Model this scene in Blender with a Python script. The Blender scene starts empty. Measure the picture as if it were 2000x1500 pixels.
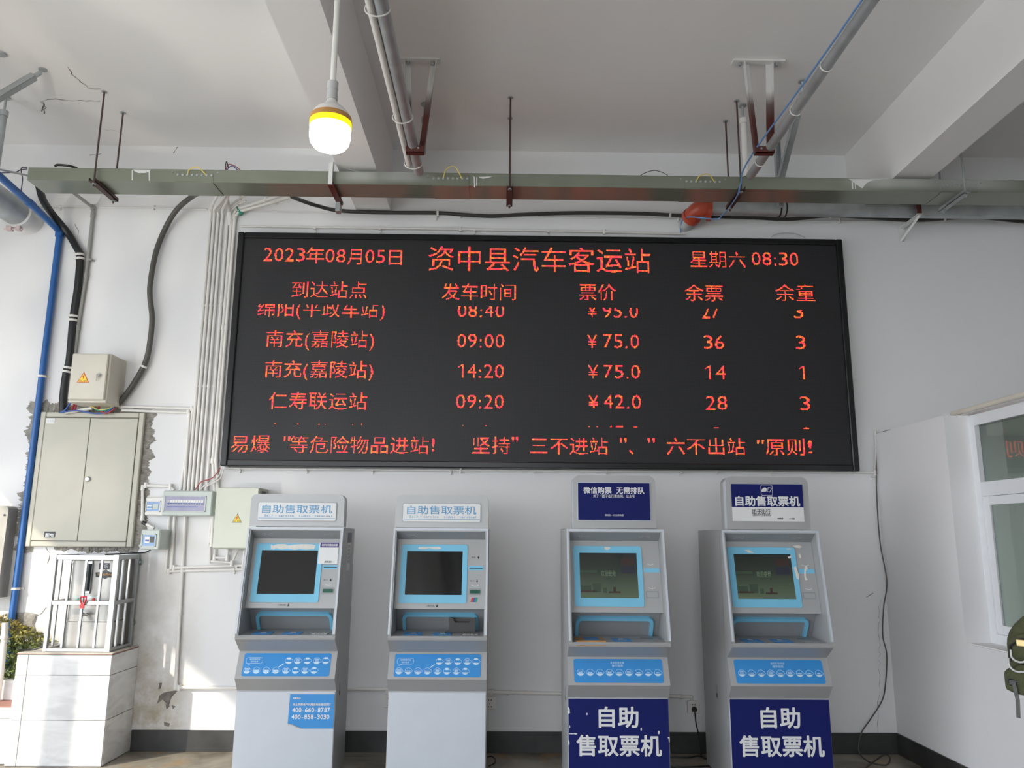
import bpy, math, random
from mathutils import Vector, Matrix
random.seed(7)
SC = bpy.context.scene
COL = SC.collection
PI = math.pi

# ------------------------------------------------------------------ camera
FPX = 1537.0                                   # focal length in pixels of the 2000 px wide frame
PITCH, YAW, ROLL = math.radians(11.05), math.radians(.76), math.radians(.41)
CAM = Vector((0, -5.996, 1.5))
cp, sp, cy, sy = math.cos(PITCH), math.sin(PITCH), math.cos(YAW), math.sin(YAW)
FW = Vector((sy*cp, cy*cp, sp)); RT = Vector((cy, -sy, 0)); UP = RT.cross(FW)
c_, s_ = math.cos(ROLL), math.sin(ROLL)
RT, UP = c_*RT + s_*UP, -s_*RT + c_*UP
cam = bpy.data.objects.new('camera', bpy.data.cameras.new('camera')); COL.objects.link(cam)
cam.data.sensor_width = 36; cam.data.lens = FPX/2000*36; cam.data.clip_end = 200; cam.data.clip_start = .05
M = Matrix((RT, UP, -FW)).transposed().to_4x4(); M.translation = CAM
cam.matrix_world = M
SC.camera = cam

# ------------------------------------------------------------------ light
w = bpy.data.worlds.new('sky'); SC.world = w; w.use_nodes = True
wn = w.node_tree.nodes; wl = w.node_tree.links
bg = wn['Background']
tc = wn.new('ShaderNodeTexCoord'); sx = wn.new('ShaderNodeSeparateXYZ'); cr = wn.new('ShaderNodeValToRGB')
wl.new(tc.outputs['Generated'], sx.inputs[0]); wl.new(sx.outputs['Z'], cr.inputs[0]); wl.new(cr.outputs[0], bg.inputs[0])
cr.color_ramp.elements[0].position = 0; cr.color_ramp.elements[0].color = (.93, .96, 1, 1)
cr.color_ramp.elements[1].position = .7; cr.color_ramp.elements[1].color = (.74, .86, 1, 1)
bg.inputs[1].default_value = 3.0
sun = bpy.data.objects.new('sun', bpy.data.lights.new('sun', 'SUN')); COL.objects.link(sun)
sun.data.energy = 2.5; sun.data.color = (1, .90, .74); sun.data.angle = math.radians(.9)
SUNDIR = Vector((1, .95, -.797)).normalized()
sun.rotation_euler = SUNDIR.to_track_quat('-Z', 'Y').to_euler()
sun.location = (-8, -8, 8)
gl = bpy.data.objects.new('sun_glint', bpy.data.lights.new('sun_glint', 'SPOT')); COL.objects.link(gl)      # sunlight thrown back by parked vehicles
gl.location = (-4.6, -6.3, .35); gl.data.energy = 170; gl.data.color = (1, .93, .82); gl.data.spot_size = math.radians(50); gl.data.spot_blend = .6; gl.data.shadow_soft_size = .06
gl.rotation_euler = (Vector((-2.9, 0, 3.5))-gl.location).to_track_quat('-Z', 'Y').to_euler()
gl.data.use_nodes = True
_n, _l = gl.data.node_tree.nodes, gl.data.node_tree.links
_t = _n.new('ShaderNodeTexCoord'); _m = _n.new('ShaderNodeMapping'); _m.inputs['Scale'].default_value = (12, 12, 4.5); _m.inputs['Location'].default_value = (.3, .1, .5)
_z = _n.new('ShaderNodeTexNoise'); _z.inputs['Scale'].default_value = 1.0; _z.inputs['Detail'].default_value = 1; _r = _n.new('ShaderNodeValToRGB')
_l.new(_t.outputs['Normal'], _m.inputs[0]); _l.new(_m.outputs[0], _z.inputs['Vector']); _l.new(_z.outputs['Fac'], _r.inputs[0])
_r.color_ramp.elements[0].position = .46; _r.color_ramp.elements[0].color = (.12, .12, .12, 1); _r.color_ramp.elements[1].position = .60; _r.color_ramp.elements[1].color = (1, 1, 1, 1)
_l.new(_r.outputs[0], _n['Emission'].inputs['Color'])
SC.view_settings.view_transform = 'Standard'; SC.view_settings.look = 'None'
SC.view_settings.gamma = 1; SC.view_settings.use_curve_mapping = False
SC.view_settings.exposure = 0.8
SC.cycles.max_bounces = 10; SC.cycles.diffuse_bounces = 6; SC.cycles.use_denoising = True
SC.cycles.caustics_reflective = False; SC.cycles.caustics_refractive = False
SC.cycles.sample_clamp_indirect = 6

# ------------------------------------------------------------------ pixel helpers (real planes)
def ray(px, py): return FW + RT*((px-1000)/FPX) - UP*((py-750)/FPX)
def aty(px, py, y=0.): d = ray(px, py); return CAM + d*((y-CAM.y)/d.y)
def atx(px, py, x): d = ray(px, py); return CAM + d*((x-CAM.x)/d.x)
def atz(px, py, z): d = ray(px, py); return CAM + d*((z-CAM.z)/d.z)

# ------------------------------------------------------------------ materials
MATS = {}
def mat(name, col, rough=.5, metal=0., var=.06, scale=6., bump=0., bscale=60., coat=0., emit=None, es=0., spec=.5, stretch=None):
    if name in MATS: return MATS[name]
    m = bpy.data.materials.new(name); m.use_nodes = True; MATS[name] = m
    n, l = m.node_tree.nodes, m.node_tree.links
    b = n['Principled BSDF']
    b.inputs['Roughness'].default_value = rough; b.inputs['Metallic'].default_value = metal
    b.inputs['Specular IOR Level'].default_value = spec
    b.inputs['Coat Weight'].default_value = coat
    t = n.new('ShaderNodeTexCoord'); src = t.outputs['Object']
    if stretch:
        mp = n.new('ShaderNodeMapping'); mp.inputs['Scale'].default_value = stretch
        l.new(src, mp.inputs[0]); src = mp.outputs[0]
    if var > 0:
        nz = n.new('ShaderNodeTexNoise'); nz.inputs['Scale'].default_value = scale; nz.inputs['Detail'].default_value = 5
        l.new(src, nz.inputs['Vector'])
        r = n.new('ShaderNodeValToRGB'); l.new(nz.outputs['Fac'], r.inputs[0]); l.new(r.outputs[0], b.inputs['Base Color'])
        c = col
        r.color_ramp.elements[0].position = .3; r.color_ramp.elements[0].color = (*[max(0, v*(1-var)) for v in c], 1)
        r.color_ramp.elements[1].position = .7; r.color_ramp.elements[1].color = (*[min(1, v*(1+var)) for v in c], 1)
    else:
        b.inputs['Base Color'].default_value = (*col, 1)
    if bump > 0:
        nz = n.new('ShaderNodeTexNoise'); nz.inputs['Scale'].default_value = bscale; nz.inputs['Detail'].default_value = 4
        l.new(src, nz.inputs['Vector'])
        bp = n.new('ShaderNodeBump'); bp.inputs['Strength'].default_value = bump; bp.inputs['Distance'].default_value = .01
        l.new(nz.outputs['Fac'], bp.inputs['Height']); l.new(bp.outputs[0], b.inputs['Normal'])
    if emit:
        b.inputs['Emission Color'].default_value = (*emit, 1); b.inputs['Emission Strength'].default_value = es
    return m
def ramp(n, l, src, stops):
    r = n.new('ShaderNodeValToRGB'); l.new(src, r.inputs[0])
    e = r.color_ramp.elements
    while len(e) < len(stops): e.new(.5)
    for k, (p, c) in enumerate(stops): e[k].position = p; e[k].color = (*c, 1)
    return r.outputs[0]
def mixc(n, l, fac, a, b, mode='MIX'):
    x = n.new('ShaderNodeMix'); x.data_type = 'RGBA'; x.blend_type = mode
    for i, v in ((0, fac), (6, a), (7, b)):
        if hasattr(v, 'is_linked') or hasattr(v, 'links'): l.new(v, x.inputs[i])
        elif i == 0: x.inputs[0].default_value = v
        else: x.inputs[i].default_value = (*v, 1)
    return x.outputs[2]

def plaster(name, base, dirt, lo=None):
    """painted plaster: broad tone variation, scuffs, dirt near the bottom where the wall is damp"""
    m = bpy.data.materials.new(name); m.use_nodes = True; MATS[name] = m
    n, l = m.node_tree.nodes, m.node_tree.links; b = n['Principled BSDF']; b.inputs['Roughness'].default_value = .75
    g = n.new('ShaderNodeNewGeometry')
    n1 = n.new('ShaderNodeTexNoise'); n1.inputs['Scale'].default_value = .9; n1.inputs['Detail'].default_value = 4; l.new(g.outputs['Position'], n1.inputs['Vector'])
    c = ramp(n, l, n1.outputs['Fac'], [(.3, tuple(v*.965 for v in base)), (.7, base)])
    n2 = n.new('ShaderNodeTexNoise'); n2.inputs['Scale'].default_value = 5; n2.inputs['Detail'].default_value = 8; n2.inputs['Roughness'].default_value = .75; l.new(g.outputs['Position'], n2.inputs['Vector'])
    f = ramp(n, l, n2.outputs['Fac'], [(.70, (0, 0, 0)), (.78, (dirt, dirt, dirt))])
    c = mixc(n, l, f, c, (.40, .38, .34))
    if lo:                                        # damp staining low on the left of the back wall
        s = n.new('ShaderNodeSeparateXYZ'); l.new(g.outputs['Position'], s.inputs[0])
        fz = n.new('ShaderNodeMapRange'); fz.inputs[1].default_value = 1.35; fz.inputs[2].default_value = .2; l.new(s.outputs['Z'], fz.inputs[0])
        fx = n.new('ShaderNodeMapRange'); fx.inputs[1].default_value = -2.12; fx.inputs[2].default_value = -2.42; l.new(s.outputs['X'], fx.inputs[0])
        mm = n.new('ShaderNodeMath'); mm.operation = 'MULTIPLY'; l.new(fz.outputs[0], mm.inputs[0]); l.new(fx.outputs[0], mm.inputs[1])
        n3 = n.new('ShaderNodeTexNoise'); n3.inputs['Scale'].default_value = 3.2; n3.inputs['Detail'].default_value = 8; n3.inputs['Roughness'].default_value = .7; l.new(g.outputs['Position'], n3.inputs['Vector'])
        r3 = ramp(n, l, n3.outputs['Fac'], [(.36, (0, 0, 0)), (.60, (1, 1, 1))])
        m2 = n.new('ShaderNodeMath'); m2.operation = 'MULTIPLY'; l.new(mm.outputs[0], m2.inputs[0]); l.new(r3, m2.inputs[1])
        c = mixc(n, l, m2.outputs[0], c, (.40, .355, .26))
    l.new(c, b.inputs['Base Color'])
    nb = n.new('ShaderNodeTexNoise'); nb.inputs['Scale'].default_value = 7; nb.inputs['Detail'].default_value = 6; l.new(g.outputs['Position'], nb.inputs['Vector'])
    bp = n.new('ShaderNodeBump'); bp.inputs['Strength'].default_value = .22; bp.inputs['Distance'].default_value = .012
    l.new(nb.outputs['Fac'], bp.inputs['Height']); l.new(bp.outputs[0], b.inputs['Normal'])
    return m
WALL = plaster('painted_plaster', (.80, .80, .81), .35, lo=True)
CEIL = plaster('ceiling_paint', (.87, .855, .85), .2)

def floor_mat():
    m = bpy.data.materials.new('worn_cement_floor'); m.use_nodes = True
    n, l = m.node_tree.nodes, m.node_tree.links; b = n['Principled BSDF']
    g = n.new('ShaderNodeNewGeometry')
    n1 = n.new('ShaderNodeTexNoise'); n1.inputs['Scale'].default_value = 1.6; n1.inputs['Detail'].default_value = 9; n1.inputs['Roughness'].default_value = .65; n1.inputs['Distortion'].default_value = .8
    l.new(g.outputs['Position'], n1.inputs['Vector'])
    c = ramp(n, l, n1.outputs['Fac'], [(.32, (.10, .085, .065)), (.46, (.24, .215, .175)), (.6, (.36, .33, .28)), (.8, (.47, .44, .38))])
    n2 = n.new('ShaderNodeTexNoise'); n2.inputs['Scale'].default_value = 4; n2.inputs['Detail'].default_value = 8; l.new(g.outputs['Position'], n2.inputs['Vector'])
    f = ramp(n, l, n2.outputs['Fac'], [(.55, (0, 0, 0)), (.7, (.7, .7, .7))])
    c = mixc(n, l, f, c, (.35, .22, .10))
    l.new(c, b.inputs['Base Color']); b.inputs['Roughness'].default_value = .5
    return m
def ground_mat():
    return mat('pale_concrete_ground', (.66, .64, .60), .85, var=.12, scale=.8)

GALV = mat('galvanised_steel', (.44, .47, .48), .46, .6, var=.12, scale=9, stretch=(1, 1, 1))
STEEL = mat('stainless_steel', (.42, .43, .43), .32, .85, var=.06, scale=4)
STEELDULL = mat('stainless_sheet', (.40, .39, .37), .42, .75, var=.10, scale=5)
PVC = mat('white_pvc', (.78, .76, .73), .42, var=.04)
PVCG = mat('grey_pvc', (.52, .52, .52), .45, var=.05)
BLUEP = mat('blue_pipe_plastic', (.022, .12, .38), .33, var=.08)
BLACKC = mat('black_cable_sheath', (.012, .013, .014), .45, var=.2)
GREYC = mat('grey_cable_sheath', (.085, .08, .072), .5, var=.15)
OXIDE = mat('red_oxide_primer', (.085, .018, .014), .5, var=.25, scale=14)
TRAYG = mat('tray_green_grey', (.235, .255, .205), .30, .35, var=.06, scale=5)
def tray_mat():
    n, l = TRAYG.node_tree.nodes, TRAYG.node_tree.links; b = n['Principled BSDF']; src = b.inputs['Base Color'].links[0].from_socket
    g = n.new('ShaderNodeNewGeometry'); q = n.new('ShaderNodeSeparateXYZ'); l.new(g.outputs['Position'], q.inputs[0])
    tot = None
    for x0, w_ in ((-1.02, .22), (-.72, .28), (2.85, .45), (3.35, .4)):      # left two: metal glare painted in; right two: drifts of white ceiling overspray
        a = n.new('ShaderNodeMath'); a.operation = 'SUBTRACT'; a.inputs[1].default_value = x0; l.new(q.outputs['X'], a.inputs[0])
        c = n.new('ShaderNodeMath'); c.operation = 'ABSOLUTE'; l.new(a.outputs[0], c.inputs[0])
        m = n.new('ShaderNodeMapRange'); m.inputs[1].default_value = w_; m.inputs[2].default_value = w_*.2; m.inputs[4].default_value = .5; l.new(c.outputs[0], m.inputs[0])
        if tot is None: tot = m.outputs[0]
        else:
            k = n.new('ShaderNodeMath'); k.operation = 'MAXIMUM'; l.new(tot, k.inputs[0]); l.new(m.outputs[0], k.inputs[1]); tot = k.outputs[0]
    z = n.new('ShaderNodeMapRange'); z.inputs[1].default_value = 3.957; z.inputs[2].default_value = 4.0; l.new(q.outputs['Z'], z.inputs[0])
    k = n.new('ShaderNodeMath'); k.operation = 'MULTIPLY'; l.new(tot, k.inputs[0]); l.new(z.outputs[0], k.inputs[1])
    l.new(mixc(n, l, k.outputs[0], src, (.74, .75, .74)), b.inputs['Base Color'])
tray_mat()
OVERS = mat('white_overspray', (.74, .74, .73), .7, var=.03)
CREAM = mat('cream_enamel', (.62, .585, .50), .38, var=.03)
CABG = mat('warm_grey_enamel', (.49, .47, .395), .36, var=.03)
PALEG = mat('pale_green_enamel', (.60, .63, .54), .35, var=.02)
PLG = mat('pale_grey_plastic', (.53, .58, .55), .4, var=.03)
KGREY = mat('kiosk_grey_enamel', (.405, .412, .42), .38, .15, var=.02, scale=3)
KGREYD = mat('kiosk_dark_grey', (.31, .325, .34), .42, .1, var=.03)
KLIGHT = mat('kiosk_light_grey', (.56, .60, .66), .40, .05, var=.02)
SKYB = mat('sky_blue_plastic', (.20, .55, .78), .28, var=.02)
SIGNB = mat('bright_blue_print', (.035, .27, .66), .4, var=.02)
NAVY = mat('navy_print', (.006, .011, .115), .6, var=.06, scale=3, spec=.2)
WHITEP = mat('white_print', (.76, .77, .78), .5, var=.02)
INKBLUE = mat('steel_blue_print', (.10, .33, .58), .5, var=.0)
BLACKP = mat('black_plastic', (.012, .012, .013), .35, var=.15)
DARKSCR = mat('unlit_screen_glass', (.008, .009, .009), .06, var=0, coat=.0, spec=.4)
LEDFR = mat('black_board_frame', (.010, .011, .012), .28, .2, var=.1)
SKIRT = mat('black_skirting_paint', (.030, .031, .030), .45, var=.5, scale=5, bump=.1, bscale=20)
ALU = mat('white_aluminium_frame', (.78, .80, .83), .35, var=.02)
CEMENT = mat('bare_cement', (.30, .285, .255), .9, var=.28, scale=22, bump=.9, bscale=45)
CRACKM = mat('crack_dark', (.20, .18, .165), .9, var=.3, scale=30)
YELLOW = mat('warning_yellow', (.86, .62, .03), .45, var=.02)
REDP = mat('warning_red', (.62, .03, .02), .45, var=.02)
REDEL = mat('red_coupling_paint', (.47, .075, .04), .38, var=.1, scale=12)
BROWNT = mat('brown_parcel_tape', (.52, .26, .08), .4, var=.12, scale=20)
CHROME = mat('chrome', (.8, .8, .8), .12, 1., var=0)
GREENB = mat('green_card_bezel', (.01, .10, .065), .25, var=.1)
CBLUE = mat('wire_blue', (.03, .10, .40), .4, var=.05)
CRED = mat('wire_red', (.33, .02, .03), .4, var=.05)
CYEL = mat('wire_yellow', (.78, .62, .12), .4, var=.05)
CGRN = mat('wire_green', (.02, .30, .20), .4, var=.05)
LBLUE = mat('pale_blue_wire', (.13, .28, .55), .4, var=.05)
OLIVE = mat('olive_canvas', (.060, .066, .028), .85, var=.18, scale=30, bump=.4, bscale=300)
STRAP = mat('grey_webbing', (.10, .10, .10), .8, var=.2, scale=60)

# ------------------------------------------------------------------ mesh builder
OFF = {}
class MB:
    def __init__(s): s.v = []; s.f = []; s.sm = []; s.nb = 0
    def add(s, vs, fs, smooth=False):
        b = len(s.v); s.v += [Vector(v) for v in vs]
        for f in fs: s.f.append([i+b for i in f]); s.sm.append(smooth)
        return s
    def box(s, a, b, bev=0.):
        x0, y0, z0 = (min(a[i], b[i]) for i in range(3)); x1, y1, z1 = (max(a[i], b[i]) for i in range(3))
        q_ = (s.nb % 11)*.0004; s.nb += 1              # keeps faces of overlapping bars from lying in one plane
        if q_ and min(x1-x0, y1-y0, z1-z0) > .009: x0 += q_; y0 += q_; z0 += q_; x1 -= q_; y1 -= q_; z1 -= q_
        if bev <= 0:
            return s.add([(x0,y0,z0),(x1,y0,z0),(x1,y1,z0),(x0,y1,z0),(x0,y0,z1),(x1,y0,z1),(x1,y1,z1),(x0,y1,z1)],
                  [(0,3,2,1),(4,5,6,7),(0,1,5,4),(1,2,6,5),(2,3,7,6),(3,0,4,7)])
        e = min(bev, (x1-x0)*.45, (y1-y0)*.45, (z1-z0)*.45)
        import itertools
        X, Y, Z = (x0, x1), (y0, y1), (z0, z1)
        vs = []; idx = {}
        for i, j, k in itertools.product((0, 1), repeat=3):
            sx_, sy_, sz_ = (1-2*i), (1-2*j), (1-2*k)
            for ax in range(3):
                d = [sx_*e, sy_*e, sz_*e]; d[ax] = 0
                idx[(i, j, k, ax)] = len(vs); vs.append((X[i]+d[0], Y[j]+d[1], Z[k]+d[2]))
        fs = []
        for ax in range(3):
            o = [a_ for a_ in range(3) if a_ != ax]
            for sd in (0, 1):
                q = []
                for p, r in ((0, 0), (1, 0), (1, 1), (0, 1)):
                    key = [0, 0, 0]; key[ax] = sd; key[o[0]] = p; key[o[1]] = r
                    q.append(idx[(*key, ax)])
                fs.append(q if (sd == 1) != (ax == 1) else q[::-1])
        for ax in range(3):            # edges along ax
            o = [a_ for a_ in range(3) if a_ != ax]
            for p in (0, 1):
                for r in (0, 1):
                    def K(t, fa):
                        key = [0, 0, 0]; key[ax] = t; key[o[0]] = p; key[o[1]] = r
                        return idx[(*key, fa)]
                    fs.append([K(0, o[0]), K(1, o[0]), K(1, o[1]), K(0, o[1])])
        for i, j, k in itertools.product((0, 1), repeat=3): fs.append([idx[(i, j, k, 0)], idx[(i, j, k, 1)], idx[(i, j, k, 2)]])
        return s.add(vs, fs)
    def prism(s, poly, d0, d1, m):      # poly: 2D list, m(u, v, d) -> 3D
        n = len(poly)
        vs = [m(u, v, d0) for u, v in poly] + [m(u, v, d1) for u, v in poly]
        fs = [list(range(n))[::-1], [i+n for i in range(n)]] + [[i, (i+1) % n, (i+1) % n+n, i+n] for i in range(n)]
        return s.add(vs, fs)
    def tube(s, pts, r, n=8, cap=True, closed=False, flat=None):
        pts = [Vector(p) for p in pts]; k = len(pts); rs = r if isinstance(r, (list, tuple)) else [r]*k
        ring = []; prev = None
        for i, p in enumerate(pts):
            if closed: t = pts[(i+1) % k] - pts[i-1]
            else: t = (pts[min(i+1, k-1)] - pts[max(i-1, 0)])
            t.normalize()
            if prev is None:
                a = Vector((0, 0, 1)) if abs(t.z) < .9 else Vector((0, 1, 0))
                a = (a - t*a.dot(t)).normalized()
            else: a = (prev - t*prev.dot(t)).normalized()
            prev = a; b = t.cross(a)
            ring.append([p + (a*math.cos(2*PI*j/n)*(flat or 1) + b*math.sin(2*PI*j/n))*rs[i] for j in range(n)])
        vs = [v for rg in ring for v in rg]; fs = []
        for i in range(k if closed else k-1):
            i2 = (i+1) % k
            for j in range(n): fs.append([i*n+j, i*n+(j+1) % n, i2*n+(j+1) % n, i2*n+j])
        s.add(vs, fs, True)
        if cap and not closed:
            b = len(s.v)-len(vs)
            s.f.append([b+j for j in range(n)][::-1]); s.sm.append(False)
            s.f.append([b+(k-1)*n+j for j in range(n)]); s.sm.append(False)
        return s
    def lathe(s, prof, c, n=24, ax='z'):   # prof: (r, h)
        c = Vector(c); vs = []
        for r, h in prof:
            for j in range(n):
                a = 2*PI*j/n; u, v = r*math.cos(a), r*math.sin(a)
                vs.append(c + (Vector((u, v, h)) if ax == 'z' else Vector((u, h, v)) if ax == 'y' else Vector((h, u, v))))
        fs = [[i*n+j, i*n+(j+1) % n, (i+1)*n+(j+1) % n, (i+1)*n+j] for i in range(len(prof)-1) for j in range(n)]
        fs += [list(range(n))[::-1], [(len(prof)-1)*n+j for j in range(n)]]
        return s.add(vs, fs, True)
    def build(s, name, m, parent=None, world=False, label=None, kind=None):
        """world=True: the vertices are in world space, made local to the thing the part belongs to"""
        off = Vector((0, 0, 0))
        if parent is not None: off = OFF.get(parent.name, Vector((0, 0, 0))) if world else Vector((0, 0, 0))
        elif s.v:
            lo = [min(v[i] for v in s.v) for i in range(3)]; hi = [max(v[i] for v in s.v) for i in range(3)]
            off = Vector(((lo[0]+hi[0])/2, (lo[1]+hi[1])/2, lo[2]))
        me = bpy.data.meshes.new(name)
        me.from_pydata([v-off for v in s.v], [], s.f); me.update()
        me.polygons.foreach_set('use_smooth', s.sm)
        import bmesh
        bm = bmesh.new(); bm.from_mesh(me); bmesh.ops.recalc_face_normals(bm, faces=bm.faces); bm.to_mesh(me); bm.free()
        if any(s.sm):
            try: me.set_sharp_from_angle(angle=math.radians(40))
            except Exception: pass
        me.materials.append(m)
        o = bpy.data.objects.new(name, me); COL.objects.link(o)
        if parent is not None: o.parent = parent; OFF[o.name] = OFF.get(parent.name, Vector((0, 0, 0)))
        else: o.location = off; OFF[o.name] = off.copy()
        if label: o['label'] = label
        if kind: o['kind'] = kind
        return o
def tag(o, label=None, cat=None, group=None, kind=None):
    if label: o['label'] = label
    if cat: o['category'] = cat
    if group: o['group'] = group
    if kind: o['kind'] = kind
    return o
def thing(name, label, cat, loc=(0, 0, 0), rz=0., group=None):
    o = bpy.data.objects.new(name, None); COL.objects.link(o); o.location = loc; o.rotation_euler = (0, 0, rz)
    o.empty_display_size = .1; OFF[o.name] = Vector(loc)
    return tag(o, label, cat, group)
def struct(o): o['kind'] = 'structure'; return o
def bez(pts, n=8):                       # Catmull-Rom through the points
    P = [Vector(p) for p in pts]; P = [P[0]*2-P[1]] + P + [P[-1]*2-P[-2]]; out = []
    for i in range(1, len(P)-2):
        for k in range(n):
            t = k/n; a, b, c, d = P[i-1:i+3]
            out.append(.5*((2*b)+(c-a)*t+(2*a-5*b+4*c-d)*t*t+(3*b-a-3*c+d)*t**3))
    out.append(P[-2]); return out
def rrect(x0, z0, x1, z1, r, n=5, corners=(1, 1, 1, 1)):   # bl, br, tr, tl
    out = []
    for (cx, cz, a0), on in zip(((x0+r, z0+r, PI), (x1-r, z0+r, 1.5*PI), (x1-r, z1-r, 0), (x0+r, z1-r, .5*PI)), corners):
        if on: out += [(cx+r*math.cos(a0+.5*PI*k/n), cz+r*math.sin(a0+.5*PI*k/n)) for k in range(n+1)]
        else: out.append((x0 if cx < (x0+x1)/2 else x1, z0 if cz < (z0+z1)/2 else z1))
    return out
def XZ(u, v, d): return Vector((u, d, v))

# ------------------------------------------------------------------ glyphs
GL = {}
def warm(chars, bold):
    objs = []
    for c in sorted(set(chars)):
        if c == ' ' or (c, bold) in GL: continue
        cu = bpy.data.curves.new('glyph', 'FONT'); cu.body = c; cu.size = 1; cu.resolution_u = 3; cu.fill_mode = 'FRONT'
        cu.offset = bold
        o = bpy.data.objects.new('glyph', cu); COL.objects.link(o); objs.append((c, o, cu))
    dg = bpy.context.evaluated_depsgraph_get(); dg.update()
    for c, o, cu in objs:
        me = bpy.data.meshes.new_from_object(o.evaluated_get(dg))
        vs = [(v.co.x, v.co.y) for v in me.vertices]; fs = [list(p.vertices) for p in me.polygons]
        GL[(c, bold)] = (vs, fs); bpy.data.meshes.remove(me)
    for c, o, cu in objs: bpy.data.objects.remove(o); bpy.data.curves.remove(cu)
def layout(s, bold=0., thin=0.):
    """glyphs set out on em squares: list of (verts, faces), ink box"""
    bold = thin; warm(s, bold); x = 0; out = []
    for c in s:
        cjk = ord(c) > 0x2000 or c == '¥' and False
        if c == ' ': x += .5; continue
        vs, fs = GL[(c, bold)]
        if not vs: x += .5; continue
        mn, mx = min(v[0] for v in vs), max(v[0] for v in vs)
        if c in '0123456789':
            if c == '1': vs, fs = [(0, .60), (.20, .74), (.26, .74), (.26, 0), (.18, 0), (.18, .645), (.0, .53)], [[0, 1, 2, 5, 6], [2, 3, 4, 5]]
            ws = [v[0] for v in vs]; hs = [v[1] for v in vs]; tw = .26 if c == '1' else .46
            kx_, ky_ = tw/(max(ws)-min(ws)), .74/(max(hs)-min(hs))
            out.append(([((v[0]-min(ws))*kx_+x+(.56-tw)/2, (v[1]-min(hs))*ky_) for v in vs], fs)); x += .56; continue
        if cjk: k = 1.; adv = 1.; dx = x
        else:
            adv = .3 if c in '.:!,|' else .34 if c in '()' else .56
            if c in '.:!()-': k = 1.; dx = x + (adv-(mx-mn))/2 - mn
            else: k = min(1., (adv-.08)/max(mx-mn, .01)) if mx-mn > adv-.08 or c == '4' else 1.; dx = x + (adv-(mx-mn)*k)/2 - mn*k
        out.append(([(v[0]*k+dx, v[1]) for v in vs], fs)); x += adv
    allv = [v for g in out for v in g[0]]
    return out, (min(v[0] for v in allv), max(v[0] for v in allv), min(v[1] for v in allv), max(v[1] for v in allv))
def text(mb, s, c, em, m, width=None, bold=0., depth=0.):
    """s centred (ink box) on (u, v) = c of the surface map m(u, v, lift)"""
    g, (a, b, lo, hi) = layout(s, bold)
    kx = em if width is None else width/(b-a)
    sh = [(0, 0)] if bold <= 0 else [(math.cos(q)*bold, math.sin(q)*bold) for q in [PI/4*k for k in range(8)]]
    for n_, (ox, oy) in enumerate(sh):
        for vs, fs in g:
            mb.add([m(c[0]+(x-(a+b)/2+ox)*kx, c[1]+(y-(lo+hi)/2+oy)*em, depth)+Vector((0, -.00008*n_, 0)) for x, y in vs], fs)
    return mb

# ================================================================== SETTING
ZC = 4.626; ZB = 4.08; RX = 2.87
XL = -5.2; YB = -13.0; XR = 8.0
struct(MB().box((XL-.3, YB, -.15), (XR, .2, 0)).build('floor', floor_mat()))
g = MB().box((-45, -45, -.2), (45, 30, -.16)).build('ground', ground_mat()); struct(g)
WB = struct(MB().box((XL-.3, 0, 0), (XR, .24, ZC+.2)).build('wall_back', WALL))
CE = struct(MB().box((XL-.3, YB, ZC), (XR, 0, ZC+.2)).build('ceiling', CEIL))
# left side: a header wall over the open bay, with a pier added to cut grazing light
struct(MB().box((XL-.3, YB, 3.18), (XL, 0, ZC)).box((XL-.3, -1.15, 0), (XL, 0, 3.18)).build('wall_left_with_added_pier', WALL))
struct(MB().box((XR, YB, 0), (XR+.2, .2, ZC+.2)).build('wall_right', WALL))
struct(MB().box((XL-.3, YB-.3, 3.3), (1.0, YB, ZC+.2)).box((1.0, YB-.3, 0), (XR, YB, ZC+.2)).build('unseen_wall_front', WALL))  # unseen wall, its opening sized to balance the light indoors
struct(MB().box((-1.185, YB, ZB), (-.91, 0, ZC)).build('trim_1', CEIL))
struct(MB().box((2.825, YB, ZB), (3.10, 0, ZC)).build('trim_2', CEIL))
# skirting
struct(MB().box((-2.60, -.012, 0), (RX, 0, .142)).build('baseboard_back', SKIRT))
struct(MB().box((RX-.012, -4.2, 0), (RX, -.012, .142)).build('baseboard_right', SKIRT))
# partition room on the right
YW0, YW1 = -.98, -3.9
mb = MB().box((RX, YW0, 0), (RX+.25, 0, 2.30)); mb.box((RX, YW1, 0), (RX+.25, YW0, .88)); mb.box((RX, -5.2, 0), (RX+.25, YW1, 2.30))
struct(mb.build('wall_right_partition', WALL))
struct(MB().box((RX+.26, -5.2, 2.30), (6.5, 0, 2.34)).build('ceiling_partition_room', CEIL))
struct(MB().box((6.3, -5.2, 0), (6.5, 0, 2.30)).build('wall_partition_end', WALL))
struct(MB().box((RX+.25, -5.2, 0), (6.3, -5.05, 2.30)).build('wall_partition_front', WALL))

il = bpy.data.objects.new('office_ceiling_light', bpy.data.lights.new('office_ceiling_light', 'AREA')); COL.objects.link(il); il.location = (4.6, -2.4, 2.28); il.data.size = 1.2; il.data.energy = 22; il.data.color = (.95, 1, .96)  # added fill lamp, brightens the room seen through the window
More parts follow.
